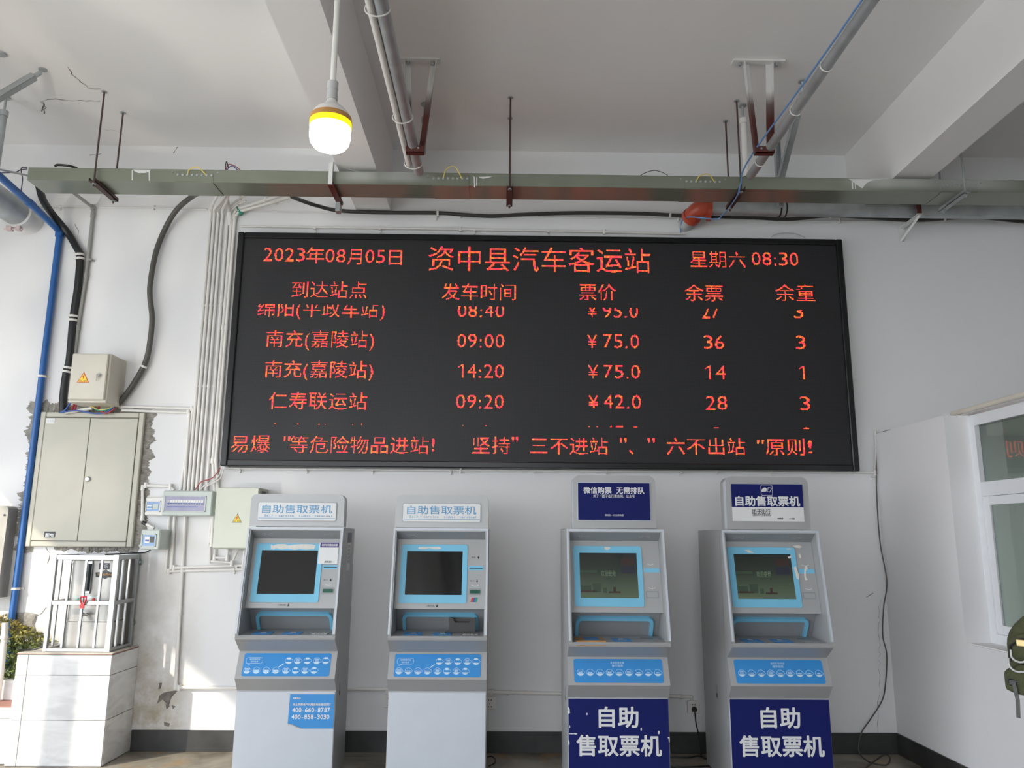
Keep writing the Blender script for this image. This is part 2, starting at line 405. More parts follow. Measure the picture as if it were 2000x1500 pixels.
# window 1
GLASS = bpy.data.materials.new('window_glass'); GLASS.use_nodes = True
_b = GLASS.node_tree.nodes['Principled BSDF']; _b.inputs['Base Color'].default_value = (.55, .66, .62, 1)
_b.inputs['Transmission Weight'].default_value = 1; _b.inputs['Roughness'].default_value = .02; _b.inputs['IOR'].default_value = 1.6
FXW = 3.05
WIN = thing('window_1', None, None, (FXW, YW0, .88)); del_keys = [k for k in ('label', 'category') if k in WIN]
struct(WIN)
fr = MB()
zt = atx(1914, 950, FXW).z; z_mid0 = 1.775; z_mid1 = 1.865
fr.box((FXW-.02, YW0, .885), (FXW+.06, YW0-.06, 2.295)); fr.box((FXW-.02, YW0, 2.225), (FXW+.06, YW1, 2.295))
fr.box((FXW-.02, YW0, .885), (FXW+.06, YW1, .945)); fr.box((FXW-.02, YW0, z_mid0), (FXW+.06, YW1, z_mid1))
fr.box((FXW-.02, YW1, .885), (FXW+.06, YW1+.06, 2.295)); fr.box((FXW-.02, -2.47, z_mid1), (FXW+.06, -2.41, 2.295))
fr.build('window_frame', ALU, WIN, True)
pn = MB().box((FXW+.01, YW0-.05, z_mid1-.01), (FXW+.016, -2.42, 2.235)); pn.build('pane', GLASS, WIN, True)
pn = MB().box((FXW+.01, -2.46, z_mid1-.01), (FXW+.016, YW1+.05, 2.235)); pn.build('pane', GLASS, WIN, True)
for k, (a, b, dx) in enumerate(((YW0-.06, -2.0, 0.), (-1.95, -2.95, .03), (-2.9, YW1+.06, 0.))):
    s = MB(); X0, X1 = FXW-.01+dx, FXW+.015+dx; t = .055
    s.box((X0, a, .945), (X1, a-t, z_mid0)); s.box((X0, b+t, .945), (X1, b, z_mid0)); s.box((X0, a, .945), (X1, b, .945+t)); s.box((X0, a, z_mid0-t), (X1, b, z_mid0))
    so = s.build('sash', ALU, WIN, True)
    MB().box((X0+.01, a-t+.005, .945+t-.005), (X0+.014, b+t-.005, z_mid0-t+.005)).build('pane', GLASS, so, True)
MB().box((RX+.01, YW0-.001, .876), (FXW-.02, YW1, .886)).build('window_sill', CEIL, WIN, True)

# damaged plaster around the flush cabinet: rough bare-cement patches, parts of the wall
def patch(poly, m, lift=.004, rough=.006, name='bare_cement_patch', sub=3, jag=.012):
    pts = []
    k = len(poly)
    for i in range(k):
        a, b = Vector((*poly[i], 0)), Vector((*poly[(i+1) % k], 0)); L = (b-a).length; n = max(1, int(L/.03))
        for j in range(n):
            p = a.lerp(b, j/n); pts.append((p.x+random.uniform(-jag, jag), p.y+random.uniform(-jag, jag)))
    c = (sum(p[0] for p in pts)/len(pts), sum(p[1] for p in pts)/len(pts))
    mb = MB(); n = len(pts)
    vs = [(p[0], -lift*.3, p[1]) for p in pts] + [(c[0]+(p[0]-c[0])*.82, -lift-random.uniform(0, rough), c[1]+(p[1]-c[1])*.82) for p in pts] + [(c[0], -lift, c[1])]
    mb.add(vs, [[i, (i+1) % n, (i+1) % n+n, i+n] for i in range(n)] + [[i+n, (i+1) % n+n, 2*n] for i in range(n)])
    return mb.build(name, m, WB, True)
def strip(path, wfun, m, name='bare_cement_strip', depth=.012, parent=None, step=.007):
    """a ragged band of broken plaster along a path of (x, z, width)"""
    parent = parent or WB; mb = MB(); L = []
    for (x0, z0, w0), (x1, z1, w1) in zip(path[:-1], path[1:]):
        n = max(1, int(math.hypot(x1-x0, z1-z0)/step))
        for j in range(n):
            t = j/n; L.append((x0+(x1-x0)*t, z0+(z1-z0)*t, w0+(w1-w0)*t, x1-x0, z1-z0))
    x1, z1, w1 = path[-1]; L.append((x1, z1, w1, *L[-1][3:]))
    rows = []; ja = .9
    for x, z, wd, dx, dz in L:
        ja += random.uniform(-.16, .16)+(.85-ja)*.15
        d = math.hypot(dx, dz); nx, nz = -dz/d, dx/d; a = wd*max(.4, ja)*random.uniform(.96, 1.04); b = wd*.2
        row = []
        for k, t in enumerate((-b, wd*.1, wd*.45, a)):
            row.append((x+nx*t+random.uniform(-.002, .002), -random.uniform(.002, depth) if 0 < k < 3 else -.001, z+nz*t+random.uniform(-.002, .002)))
        rows.append(row)
    vs = [p for r in rows for p in r]
    mb.add(vs, [[i*4+j, i*4+j+1, (i+1)*4+j+1, (i+1)*4+j] for i in range(len(rows)-1) for j in range(3)])
    return mb.build(name, m, parent, True)
def wp(px, py, y=0.): p = aty(px, py, y); return (p.x, p.z)
CX0, CX1, CZ0, CZ1 = -3.50, -2.715, 1.41, 2.415      # flush distribution cabinet
strip([(CX0+.03, CZ0-.04, .12), (CX0, CZ0+.15, .16), (CX0, CZ0+.42, .10), (CX0, CZ1-.35, .09), (CX0, CZ1-.1, .12), (CX0+.02, CZ1+.07, .15)], None, CEMENT)
strip([(CX0-.05, CZ1-.01, .10), (CX0+.25, CZ1, .09), (CX0+.5, CZ1, .04), (CX1+.03, CZ1, .05)], None, CEMENT)
strip([(CX1-.02, CZ1+.03, .08), (CX1, CZ1-.2, .10), (CX1, CZ1-.55, .07), (CX1, CZ1-.7, .11), (CX1, CZ0+.12, .08), (CX1-.03, CZ0-.03, .06)], None, CEMENT)
strip([(CX1+.0, CZ0, .03), (CX1-.25, CZ0, .05), (CX0+.2, CZ0, .025)], None, CEMENT)
patch([wp(*p) for p in ((8,1198),(30,1196),(62,1197),(75,1200),(68,1218),(72,1238),(55,1236),(35,1226),(22,1214))], CEMENT, jag=.006)
patch([wp(*p) for p in ((320,1352),(347,1348),(336,1362),(330,1378),(318,1366),(306,1376),(312,1358))], CRACKM, jag=.004, rough=.002)
for q in (((311,1335),(316,1333),(315,1345),(309,1346)), ((323,1374),(332,1378),(326,1385)), ((336,1378),(343,1380),(338,1385)), ((320,1410),(333,1413),(330,1420),(322,1417))):
    patch([wp(*p) for p in q], CRACKM, jag=.004, rough=.001)
def crackline(pts, m, wd, parent, name='crack', plane='y', jag=.010):
    P = [Vector(p) for p in pts]; L = []
    for a, b in zip(P[:-1], P[1:]):
        n = max(2, int((b-a).length/.03)); L += [a.lerp(b, i/n) for i in range(n)]
    L.append(P[-1]); mb = MB(); vs = []
    for i, p in enumerate(L):
        t = (L[min(i+1, len(L)-1)]-L[max(i-1, 0)]).normalized(); nr = t.cross(Vector((0, -1, 0) if plane == 'y' else (0, 0, -1)))
        j = random.uniform(-jag, jag); wv = wd*random.uniform(.15, 1)
        q = p + nr*j; lift = Vector((0, -.0015, 0) if plane == 'y' else (0, 0, -.0015))
        vs += [q-nr*wv+lift, q+nr*wv+lift]
    mb.add(vs, [[2*i, 2*i+1, 2*i+3, 2*i+2] for i in range(len(L)-1)])
    return mb.build(name, m, parent, True)
for pts, wd in ((((83,218),(86,205),(80,196),(100,193),(140,196),(195,197)), .006), (((80,198),(88,210),(84,222)), .005), (((130,130),(142,145),(160,160),(172,173),(198,175)), .005), (((200,252),(225,255),(240,262)), .004)):
    crackline([atz(*p, ZC) for p in pts], CRACKM, wd, CE, plane='z')
for pts, wd in ((((72,1205),(90,1188),(100,1184)), .003), (((345,287),(341,300)), .005), (((175,305),(198,300)), .004), (((145,438),(152,450),(150,462)), .003), (((72,750),(80,757)), .004), (((86,1065),(100,1080),(92,1100)), .004),
                (((1690,1165),(1706,1160)), .003), (((1700,930),(1722,935)), .003), (((1715,1440),(1718,1170)), .0015)):
    crackline([aty(*p, 0) for p in pts], CRACKM, wd, WB)

# ================================================================== LED BOARD
LX0, LX1, LZ0, LZ1 = -2.085, 2.694, 2.008, 3.848; LY = -.12
LED = thing('led_departure_board', 'wide black LED departure board with red Chinese text high on the wall', 'display board', ((LX0+LX1)/2, 0, LZ0))
FB = .048
mb = MB()
for a, b in (((LX0, LY, LZ0), (LX0+FB, -.002, LZ1)), ((LX1-FB, LY, LZ0), (LX1, -.002, LZ1)), ((LX0+FB, LY, LZ0), (LX1-FB, -.002, LZ0+FB)), ((LX0+FB, LY, LZ1-FB), (LX1-FB, -.002, LZ1))): mb.box(a, b, .006)
mb.build('frame', LEDFR, LED, True)
def ledmat():
    m = bpy.data.materials.new('led_matrix_face'); m.use_nodes = True
    n, l = m.node_tree.nodes, m.node_tree.links; b = n['Principled BSDF']; b.inputs['Roughness'].default_value = .45; b.inputs['Specular IOR Level'].default_value = .3
    t = n.new('ShaderNodeNewGeometry'); s = n.new('ShaderNodeSeparateXYZ'); l.new(t.outputs['Position'], s.inputs[0])
    outs = []
    for ax in 'XZ':
        d = n.new('ShaderNodeMath'); d.operation = 'DIVIDE'; d.inputs[1].default_value = PITCH_LED; l.new(s.outputs[ax], d.inputs[0])
        f = n.new('ShaderNodeMath'); f.operation = 'PINGPONG'; f.inputs[1].default_value = .5; l.new(d.outputs[0], f.inputs[0]); outs.append(f.outputs[0])
    mn = n.new('ShaderNodeMath'); mn.operation = 'MINIMUM'; l.new(outs[0], mn.inputs[0]); l.new(outs[1], mn.inputs[1])
    c = ramp(n, l, mn.outputs[0], [(.08, (.006, .006, .007)), (.25, (.045, .045, .05))])
    l.new(c, b.inputs['Base Color']); return m
PITCH_LED = (LX1-LX0-2*FB)/768
MB().box((LX0+FB, LY+.018, LZ0+FB), (LX1-FB, -.01, LZ1-FB)).build('led_panel', ledmat(), LED, True)
def ledemit():
    m = bpy.data.materials.new('lit_red_leds'); m.use_nodes = True
    n, l = m.node_tree.nodes, m.node_tree.links; b = n['Principled BSDF']; b.inputs['Base Color'].default_value = (.05, .005, .005, 1)
    t = n.new('ShaderNodeNewGeometry'); z = n.new('ShaderNodeTexNoise'); z.inputs['Scale'].default_value = 55; z.inputs['Detail'].default_value = 2
    l.new(t.outputs['Position'], z.inputs['Vector'])
    c = ramp(n, l, z.outputs['Fac'], [(.38, (1, .028, .075)), (.5, (1, .045, .03)), (.62, (1, .20, .02))])
    l.new(c, b.inputs['Emission Color']); b.inputs['Emission Strength'].default_value = 1.25; return m
LEDT = [  # string, x0, x1 (px of the ink), centre y (px), em (px), clip
 ('2023',515,596,497.5,37,0),('年',598,634,499,37,0),('08',636,675,499.7,37,0),('月',678,707,502,37,0),('05',714,752.5,501,37,0),('日',760,786,503.5,37,0),('资中县汽车客运站',837,1270,507,55,0),('星期六',1348,1456,507,37,0),('08:30',1468,1559,506,37,0),
 ('到达站点',570,717,566,37,0),('发车时间',863,1007,570,37,0),('票价',1131,1203,571,37,0),('余票',1337,1412,572,37,0),('余童',1514,1591,572,37,0),
 ('绵阳(平政车站)',503,752,606,37,1),('08:40',894,985,607,37,1),('¥',1147,1166,608,37,1),('95.0',1177,1246,608,37,1),('27',1370,1405,609,37,1),('3',1550,1569,609,37,1),
 ('南充(嘉陵站)',520,731,665,37,1),('09:00',893,985,666,37,1),('¥',1147,1166,667,37,1),('75.0',1178,1248,667,37,1),('36',1374,1414,668.5,37,1),('3',1554,1573,669,37,1),
 ('南充(嘉陵站)',517,729,724,37,1),('14:20',895,984,725,37,1),('¥',1148,1168,726,37,1),('75.0',1179,1250,726,37,1),('14',1377,1418,727.5,37,1),('1',1560,1571,728,37,1),
 ('仁寿联运站',525,717,783,37,1),('09:20',891,984,784.5,37,1),('¥',1149,1169,785,37,1),('42.0',1179,1252,785,37,1),('28',1378,1420,787,37,1),('3',1562,1582,788,37,1),
 ('仁寿联运站',525,717,844,37,1),('10:30',896,979,845,37,1),('¥',1149,1169,846,37,1),('45.0',1180,1250,846,37,1),('9',1390,1408,847.5,37,1),('0',1566,1584,848,37,1),
 ('易爆',450,528,867,37,0),('"',554,567,857,37,0),('等危险物品进站',566,837,869,37,0),('!',843,849,869,37,0),('坚持',922,997,870,37,0),('"',1000,1012,858,37,0),
 ('三不进站',1036,1187,871,37,0),('"',1210,1224,860,37,0),('、',1228,1238,883,37,0),('"',1265,1279,860,37,0),('六不出站',1302,1456,872,37,0),('"',1478,1492,863,37,0),('原则',1495,1571,873,37,0),('!',1578,1586,873,37,0)]
THIN = 0.; warm(''.join(t[0] for t in LEDT), THIN)
import numpy as np
nx, nz = 768, 286
SS = 4; grid = np.zeros((nz*SS, nx*SS), bool); grid2 = np.zeros_like(grid); gx0, gz0 = LX0+FB, LZ0+FB; P_ = PITCH_LED
ztop_clip = aty(1000, 599.5, LY+.018).z; zbot_clip = aty(1000, 833, LY+.018).z
for s, x0, x1, yc, em, clip in LEDT:
    A = aty(x0, yc, LY+.018); B = aty(x1, yc, LY+.018); C_ = (A+B)/2
    emw = em*(aty(1001, yc, LY).x-aty(1000, yc, LY).x)
    g, (a, b, lo, hi) = layout(s, 0, THIN); kx = (B.x-A.x)/(b-a)
    for vs, fs in g:
        V = np.array([(C_.x+(x-(a+b)/2)*kx, C_.z+(y-(lo+hi)/2)*emw) for x, y in vs])
        G = (V-np.array([gx0, gz0]))/P_*SS - .5
        for f in fs:
            for t in range(1, len(f)-1):
                p0, p1, p2 = G[f[0]], G[f[t]], G[f[t+1]]
                i0, i1 = int(np.floor(min(p0[0], p1[0], p2[0]))), int(np.ceil(max(p0[0], p1[0], p2[0])))
                j0, j1 = int(np.floor(min(p0[1], p1[1], p2[1]))), int(np.ceil(max(p0[1], p1[1], p2[1])))
                X, Y = np.meshgrid(np.arange(i0, i1+1), np.arange(j0, j1+1))
                def e(u, v): return (v[0]-u[0])*(Y-u[1])-(v[1]-u[1])*(X-u[0])
                w0, w1, w2 = e(p0, p1), e(p1, p2), e(p2, p0)
                ins = ((w0 >= -.02) & (w1 >= -.02) & (w2 >= -.02)) | ((w0 <= .02) & (w1 <= .02) & (w2 <= .02))
                if clip:
                    zz = gz0+(Y+.5)*P_/SS; ins &= (zz < ztop_clip) & (zz > zbot_clip)
                ins &= (X >= 0) & (X < nx*SS) & (Y >= 0) & (Y < nz*SS)
                (grid2 if s[0] in '0123456789!"' and '年' not in s else grid)[Y[ins], X[ins]] = True
mb = MB(); h = P_*.42; yy = LY+.0155
er = grid.copy()
for ax_ in (0, 1):
    for d_ in (1, -1): er &= np.roll(grid, d_, ax_)
e2 = grid2.copy()
for ax_ in (0, 1):
    for d_ in (1, -1): e2 &= np.roll(grid2, d_, ax_)
er |= e2
J, I = np.nonzero(er[1::SS, 1::SS] | er[2::SS, 2::SS])
vs = []; fs = []
for k, (j, i) in enumerate(zip(J.tolist(), I.tolist())):
    x, z = gx0+(i+.5)*P_, gz0+(j+.5)*P_
    vs += [(x-h, yy, z-h), (x+h, yy, z-h), (x+h, yy, z+h), (x-h, yy, z+h)]; fs.append([4*k, 4*k+1, 4*k+2, 4*k+3])
off = OFF[LED.name]
me = bpy.data.meshes.new('lit_text'); me.from_pydata([(a-off.x, b-off.y, c-off.z) for a, b, c in vs], [], fs); me.materials.append(ledemit())
o = bpy.data.objects.new('lit_text', me); COL.objects.link(o); o.parent = LED; o['kind'] = 'stuff'; o['label'] = 'glowing red and orange dot-matrix Chinese text'
print('LED dots', len(fs))

# ================================================================== KIOSKS
KW = .612
FACE = [(0, .0), (0, 1)]
def kiosk(name, label, x, yf, rz, typ, dep):
    """typ 1: wide low header; typ 2: tall narrow header, navy posters. local frame: front base plane y=0"""
    K = thing(name, label, 'kiosk', (x, yf, 0), rz)
    H = KW/2
    zl0, zl1 = (.874, .898) if typ == 1 else (.864, .889)            # lip bottom edge, lip top
    zp1, zp0 = .790, .636            # guide panel top and bottom
    zb = .555                        # top of the base door
    zt = 1.555
    LIP, PB, PT = -.125, -.07, -.004
    B = MB()
    prof = [(0, .03), (0, zb), (PB, zp0), (PT, zp1), (LIP+.004, zl0), (LIP, zl1-.012), (LIP+.012, zl1), (.06, zl1+.004), (.17, zl1+.008), (dep-.16, zl1+.008), (dep-.16, .03)]
    # lower front block across the width
    B.prism(prof, -H, H, lambda u, v, d: Vector((d, u, v)))
    B.box((-H+.0006, dep-.16, .03), (H-.0006, dep, zt+(.006 if typ == 2 else 0)), .004)       # rear cabinet
    for s in (-1, 1):                # cheeks of the upper housing
        xa, xb = (s*(H+.0008), s*(H-.020))
        B.prism([(-.004, zt), (-.03, zt-.16), (-.08, zl1+.25), (LIP, zl1+.01), (LIP+.015, zl1-.02), (dep-.165, zl1-.02), (dep-.165, zt)], xa, xb, lambda u, v, d: Vector((d, u, v)))
    B.prism([(-.004, zt), (-.004, zt-.018), (.035, zt-.018), (.035, zt)], -H+.0005, H-.0005, lambda u, v, d: Vector((d, u, v)))
    B.box((-H+.01, .03, zt-.03), (H-.01, dep-.16, zt))
    B.build('body', KGREY, K)
    MB().box((-H+.02, .02, 0), (H-.02, dep-.02, .035)).build('foot', BLACKP, K)
    # rim: pale edge of the front frame
    R = MB()
    for s in (-1, 1):
        pts = [(-.010, zt), (-.036, zt-.16), (-.086, zl1+.25), (LIP-.006, zl1+.01)]
        R.prism(pts+[(p[0]+.010, p[1]) for p in pts[::-1]], s*H, s*(H-.012), lambda u, v, d: Vector((d, u, v)))
    R.box((-H, -.011, zt-.012), (H, -.001, zt+.002))
    R.build('front_rim', KLIGHT, K)
    # hood soffit
    IW = H-.021
    S = MB().add([(-IW, -.002, zt-.018), (IW, -.002, zt-.018), (IW, .07, zt-.070), (-IW, .07, zt-.070), (-IW, .09, zt-.02), (IW, .09, zt-.02)],
                 [[0, 1, 2, 3], [3, 2, 5, 4], [0, 4, 5, 1], [0, 3, 4], [1, 5, 2]])
    so = S.build('hood_soffit', KGREYD, K)
    for sx_ in (-.19, .19):
        q = MB(); cz, cy_ = zt-.044, .033
        for dx_ in (-.024, .024): q.tube([(sx_+dx_+.010*math.cos(a), cy_+.009*math.sin(a)*.8, cz-.006*math.sin(a)) for a in [2*PI*k/10 for k in range(10)]], .0016, 5, closed=True)
        q.tube([(sx_-.015, cy_, cz), (sx_+.015, cy_, cz)], .0016, 5)
        q.build('vent_mark', KGREY, so)
    # screen panel: leaning plane
    y0, z0_, y1, z1_ = .068, zt-.070, -.028, 1.053
    def SP(u, v, d=0.):              # u 0..1 left to right, v 0..1 top to bottom
        return Vector((-IW+u*2*IW, y0+(y1-y0)*v, z0_+(z1_-z0_)*v)) + Vector((0, -.981, -.195))*d
    Pn = MB().prism([(0, 0), (1, 0), (1, 1), (0, 1)], 0, -.02, SP)
    Pn.add([SP(0, 1), SP(1, 1), Vector((IW, .06, z1_-.004)), Vector((-IW, .06, z1_-.004))], [[0, 1, 2, 3]])
    Pn.build('screen_panel', KGREY, K)
    def rr(u0, v0, u1, v1, r, n=5):
        a = rrect(u0*.57, v0*.42, u1*.57, v1*.42, r, n); return [(p[0]/.57, p[1]/.42) for p in a]
    bo, bi = rr(.045, .075, .80, .915, .014), rr(.11, .172, .745, .80, .002)
    Bz = MB(); n = len(bo)
    Bz.add([SP(*p, .006) for p in bo]+[SP(*p, .006) for p in bi]+[SP(*p, -.001) for p in bo]+[SP(*p, -.001) for p in bi],
           [[i, (i+1) % n, (i+1) % n+n, i+n] for i in range(n)]+[[i, (i+1) % n, (i+1) % n+2*n, i+2*n] for i in range(n)]+[[i+n, (i+1) % n+n, (i+1) % n+3*n, i+3*n] for i in range(n)])
    bz = Bz.build('screen_bezel', SKYB, K)
    scr = MB().prism([(.108, .17), (.747, .17), (.747, .803), (.108, .803)], .002, -.004, SP).build('screen', DARKSCR if typ == 1 else SCRLIT, K)
    if typ == 2:
        for u0, v0, u1, v1 in ((.115, .42, .30, .455), (.12, .63, .23, .70), (.25, .60, .34, .72), (.36, .66, .40, .73)): MB().prism([(u0, v0), (u1, v0), (u1, v1), (u0, v1)], .0022, .0024, SP).build('screen_picture', UIGREEN, scr)
        for u0, v0, u1, v1 in ((.115, .70, .29, .725), (.42, .71, .55, .735), (.565, .25, .715, .34), (.47, .65, .50, .71)): MB().prism([(u0, v0), (u1, v0), (u1, v1), (u0, v1)], .0022, .0024, SP).build('screen_button', UIRED, scr)
        UI = MB(); UI.prism([(.565, .36), (.715, .36), (.715, .46), (.565, .46)], .0022, .0024, SP); UI.build('screen_button', UIBLUE, scr)
        UI = MB(); text(UI, '欢迎使用', (.42, .46), .09, lambda u, v, d: SP(u, .92-v, .0026), .16); UI.build('screen_text', UIPALE, scr)
    # slots on the right strip
    def slab(u0, v0, u1, v1, d0, d1, nm, m, par=None, r=.004): return MB().prism(rr(u0, v0, u1, v1, r, 3), d1, d0, SP).build(nm, m, par or K)
    sl = slab(.815, .385, .985, .445, -.002, .004, 'receipt_slot', SKYB)
    if typ == 1: slab(.825, .41, .975, .422, .004, .0045, 'slot_opening', BLACKP, sl, .001)
    cs = slab(.825, .705, .965, .80, -.002, .003, 'card_slot', KGREYD)
    if typ == 1: slab(.838, .725, .952, .775, .003, .007, 'slot_mouth', GREENB, cs)
    else: slab(.835, .72, .955, .785, .003, .0045, 'slot_door', KGREY, cs)
    W = MB()
    for vv in ((.66, .33) if typ == 2 else (.665,)):
        W.tube([SP(.855, vv-.003, .002), SP(.895, vv+.012, .002), SP(.935, vv-.003, .002)], .0018, 5)
    W.build('guide_mark', WHITEP, K)
    T = MB()
    if typ == 1:
        for (uu, vv, s) in ((.87, .26, '凭条'), (.86, .60, '银行卡'), (.40, .955, '二维码扫描')):
            text(T, s, (uu, vv), .026, lambda u, v, d: SP(u, v0_f(v, vv), .0012), .05 if len(s) < 5 else .09)
            a = uu+.055 if len(s) < 5 else uu+.075
            T.prism([(a-.014, vv-.002), (a+.014, vv-.002), (a, vv+.024)], .0005, .0012, SP); T.prism([(a-.005, vv-.018), (a+.005, vv-.018), (a+.005, vv), (a-.005, vv)], .0005, .0012, SP)
        T.build('printed_mark', BLACKP, K)
    # ticket bay
    zq = zl1+.018
    bay = MB().add([(-IW, .165, zq-.01), (IW, .165, zq-.01), (IW, .06, z1_-.004), (-IW, .06, z1_-.004)], [[0, 1, 2, 3]])
    bay.build('ticket_bay', KGREYD, K)
    def BP(x_, t, d=0.):             # on the bay back plane, t 0 bottom..1 top
        return Vector((x_, .165-.105*t-d, zq-.01+(z1_-.004-zq+.01)*t-d*.8))
    ou = [(-.245, .0), (-.245, .60)]+[(-.245+.035-.035*math.cos(a), .60+.22*math.sin(a)) for a in (.4, .8, 1.2, PI/2)]
    ou += [(-p[0]-.0, p[1]) for p in ou[::-1]]
    inn = [(-.225, .0), (-.225, .54)]+[(-.225+.02-.02*math.cos(a), .54+.17*math.sin(a)) for a in (.4, .8, 1.2, PI/2)]
    inn += [(-p[0], p[1]) for p in inn[::-1]]
    A = MB(); n = len(ou)
    A.add([BP(*p, .016) for p in ou]+[BP(*p, .016) for p in inn]+[BP(*p, .0) for p in ou]+[BP(*p, .0) for p in inn],
          [[i, i+1, i+1+n, i+n] for i in range(n-1)]+[[i, i+1, i+1+2*n, i+2*n] for i in range(n-1)]+[[i+n, i+1+n, i+1+3*n, i+3*n] for i in range(n-1)])
    A.build('bay_arch', SKYB, K)
    # shelf labels and keypad on the sloping shelf
    def SH(u, v, d=0.): return Vector((-IW+u*2*IW, LIP+.02+v*.165, zl1+.0022+v*.0035+d))
    for u0, u1, m_, nm in ((.12, .32, SIGNB, 'shelf_label'), (.44, .64, SIGNB, 'shelf_label'), (.76, .94, KGREYD if typ == 1 else KGREY, 'keypad' if typ == 1 else 'ticket_flap')):
        pl = MB().prism([(u0, .1), (u1, .1), (u1, .8), (u0, .8)], 0, .002, SH).build(nm, m_, K)
        q = MB()
        if nm == 'shelf_label': q.prism([(u0+.07, .52), (u1-.07, .52), (u1-.08, .68), (u0+.08, .68)], .002, .0025, SH); text(q, '请取票', ((u0+u1)/2, .3), .18, lambda u, v, d: SH(u, v, .0025), .1); q.build('label_print', WHITEP, pl)
        elif nm == 'keypad':
            for r_ in range(3):
                for c_k in range(4): q.prism([(u0+.012+c_k*.042, .16+r_*.21), (u0+.045+c_k*.042, .16+r_*.21), (u0+.045+c_k*.042, .3+r_*.21), (u0+.012+c_k*.042, .3+r_*.21)], .002, .004, SH)
            q.build('key', STEELDULL, pl)
        else: MB().prism([(u0, .82), (u1-.04, .82), (u1-.04, .9), (u0, .9)], .001, .0022, SH).build('ticket_slit', BLACKP, K)
    # guide panel
    def GP(u, v, d=0.):              # u,v 0..1 from the left/top of the blue print
        uu = .06+u*.88; vv = .08+v*.83
        return Vector((-H+uu*KW, PT+(PB-PT)*vv, zp1+(zp0-zp1)*vv))+Vector((0, -.93, .35))*d
    def grr(u0, v0, u1, v1, r): return [(p[0]/.54, p[1]/.145) for p in rrect(u0*.54, v0*.145, u1*.54, v1*.145, r, 4)]
    gpo = MB().prism(grr(0, 0, 1, 1, .012), .0005, .0022, GP).build('guide_panel', SIGNB, K, label='bright blue instruction print with white step icons')
    I_ = MB()
    def drop(cx, cz, r=.0205):
        q = []
        for k in range(17):
            a = .6+k*(2*PI-1.2)/16; q.append((cx+r*math.cos(a)/.54, cz+r*math.sin(a)/.145))
        q.append((cx+r*1.38/.54, cz))
        I_.tube([GP(*p, .0028) for p in q], .0011, 4, closed=True)
        I_.add([GP(cx+r*.92*math.cos(a)/.54, cz+r*.92*math.sin(a)/.145, .003) for a in [.35+k*(PI-.7)/8 for k in range(9)]], [list(range(9))])
    if typ == 1:
        for cx in (.517, .62, .73, .84, .943): drop(cx, .33)
        for cx in (.057, .164, .276, .385, .50, .61, .718, .822): drop(cx, .75)
        for cx, cz in ((.517, .24), (.73, .24), (.61, .67), (.943, .22), (.822, .66)): I_.prism([(cx-.02, cz-.05), (cx+.02, cz-.05), (cx+.02, cz+.03), (cx-.02, cz+.03)], .0022, .003, GP)
        for cx in (.164, .276, .385): I_.prism([(cx-.032, .73), (cx+.032, .73), (cx+.032, .765), (cx-.032, .765)], .0022, .003, GP)
        for k in range(4): I_.prism([(.03, .66+k*.035), (.085, .66+k*.035), (.085, .675+k*.035), (.03, .675+k*.035)], .0022, .003, GP)
        for cx, cz in ((.62, .30), (.84, .30), (.50, .72), (.718, .72)):
            for k in range(3): I_.prism([(cx-.022, cz-.06+k*.045), (cx+.022, cz-.06+k*.045), (cx+.022, cz-.04+k*.045), (cx-.022, cz-.04+k*.045)], .0022, .003, GP)
        bub = grr(.03, .19, .22, .45, .014); I_.tube([GP(*p, .003) for p in bub], .0012, 4, closed=True); I_.tube([GP(.05, .45, .003), GP(.055, .53, .003), GP(.09, .45, .003)], .0012, 4)
        text(I_, '查询购票终端', (.125, -.265), .085, lambda u, v, d: GP(u, -v, .003), .12); text(I_, '操作指南', (.125, -.37), .09, lambda u, v, d: GP(u, -v, .003), .085)
        I_.prism([(.41, .585), (.462, .445), (.468, .475), (.416, .61)], .0022, .003, GP)
    else:
        for k in range(9):
            cx = .073+k*.1085; drop(cx, .575); w_ = .024 if k < 7 else .018
            I_.prism([(cx-w_, .56), (cx+w_, .56), (cx+w_, .585), (cx-w_, .585)], .0022, .003, GP)
            if k in (0, 3, 5): I_.prism([(cx-w_, .51), (cx+w_, .51), (cx+w_, .53), (cx-w_, .53)], .0022, .003, GP)
        text(I_, '查询购票终端', (.492, -.155), .095, lambda u, v, d: GP(u, -v, .003), .155); text(I_, '操作指南', (.492, -.285), .12, lambda u, v, d: GP(u, -v, .003), .125)
    I_.build('guide_icons', mat('pale_blue_print', (.62, .80, .92), .5, var=0), gpo, kind=None)
    # base door
    dr = MB().box((-H+.003, -.006, .06), (H-.003, .001, zb-.006), .002).build('base_door', KLIGHT, K)
    D = lambda u, v, d: Vector((u, -.0075-d, v))
    if typ == 1 and x < -1:
        st = MB().prism([(.025, .515+.02), (.30, .535), (.30, .335), (.105, .335), (.075, .345), (.05, .358), (.02, .360)], 0, .001, D).build('service_sticker', SIGNB, dr, label='blue sticker with phone numbers, lower left corner peeling')
        t = MB(); D2 = lambda u, v, d: Vector((u, -.0092, v))
        text(t, '温馨提示', (.068, .511), .012, D2, .048, .02); text(t, '网上购票用户问题咨询处理请拨打', (.163, .475), .016, D2, .232, .02)
        text(t, '400-660-8787', (.160, .443), .034, D2, .232, .018); text(t, '400-858-3030', (.158, .403), .034, D2, .232, .018)
        t.build('sticker_text', WHITEP, dr)
        cr_ = MB().tube([(.02, -.009, .360), (.05, -.012, .357), (.075, -.012, .344), (.105, -.009, .335)], .003, 5).build('curled_edge', mat('paper_back', (.55, .50, .45), .7), dr)
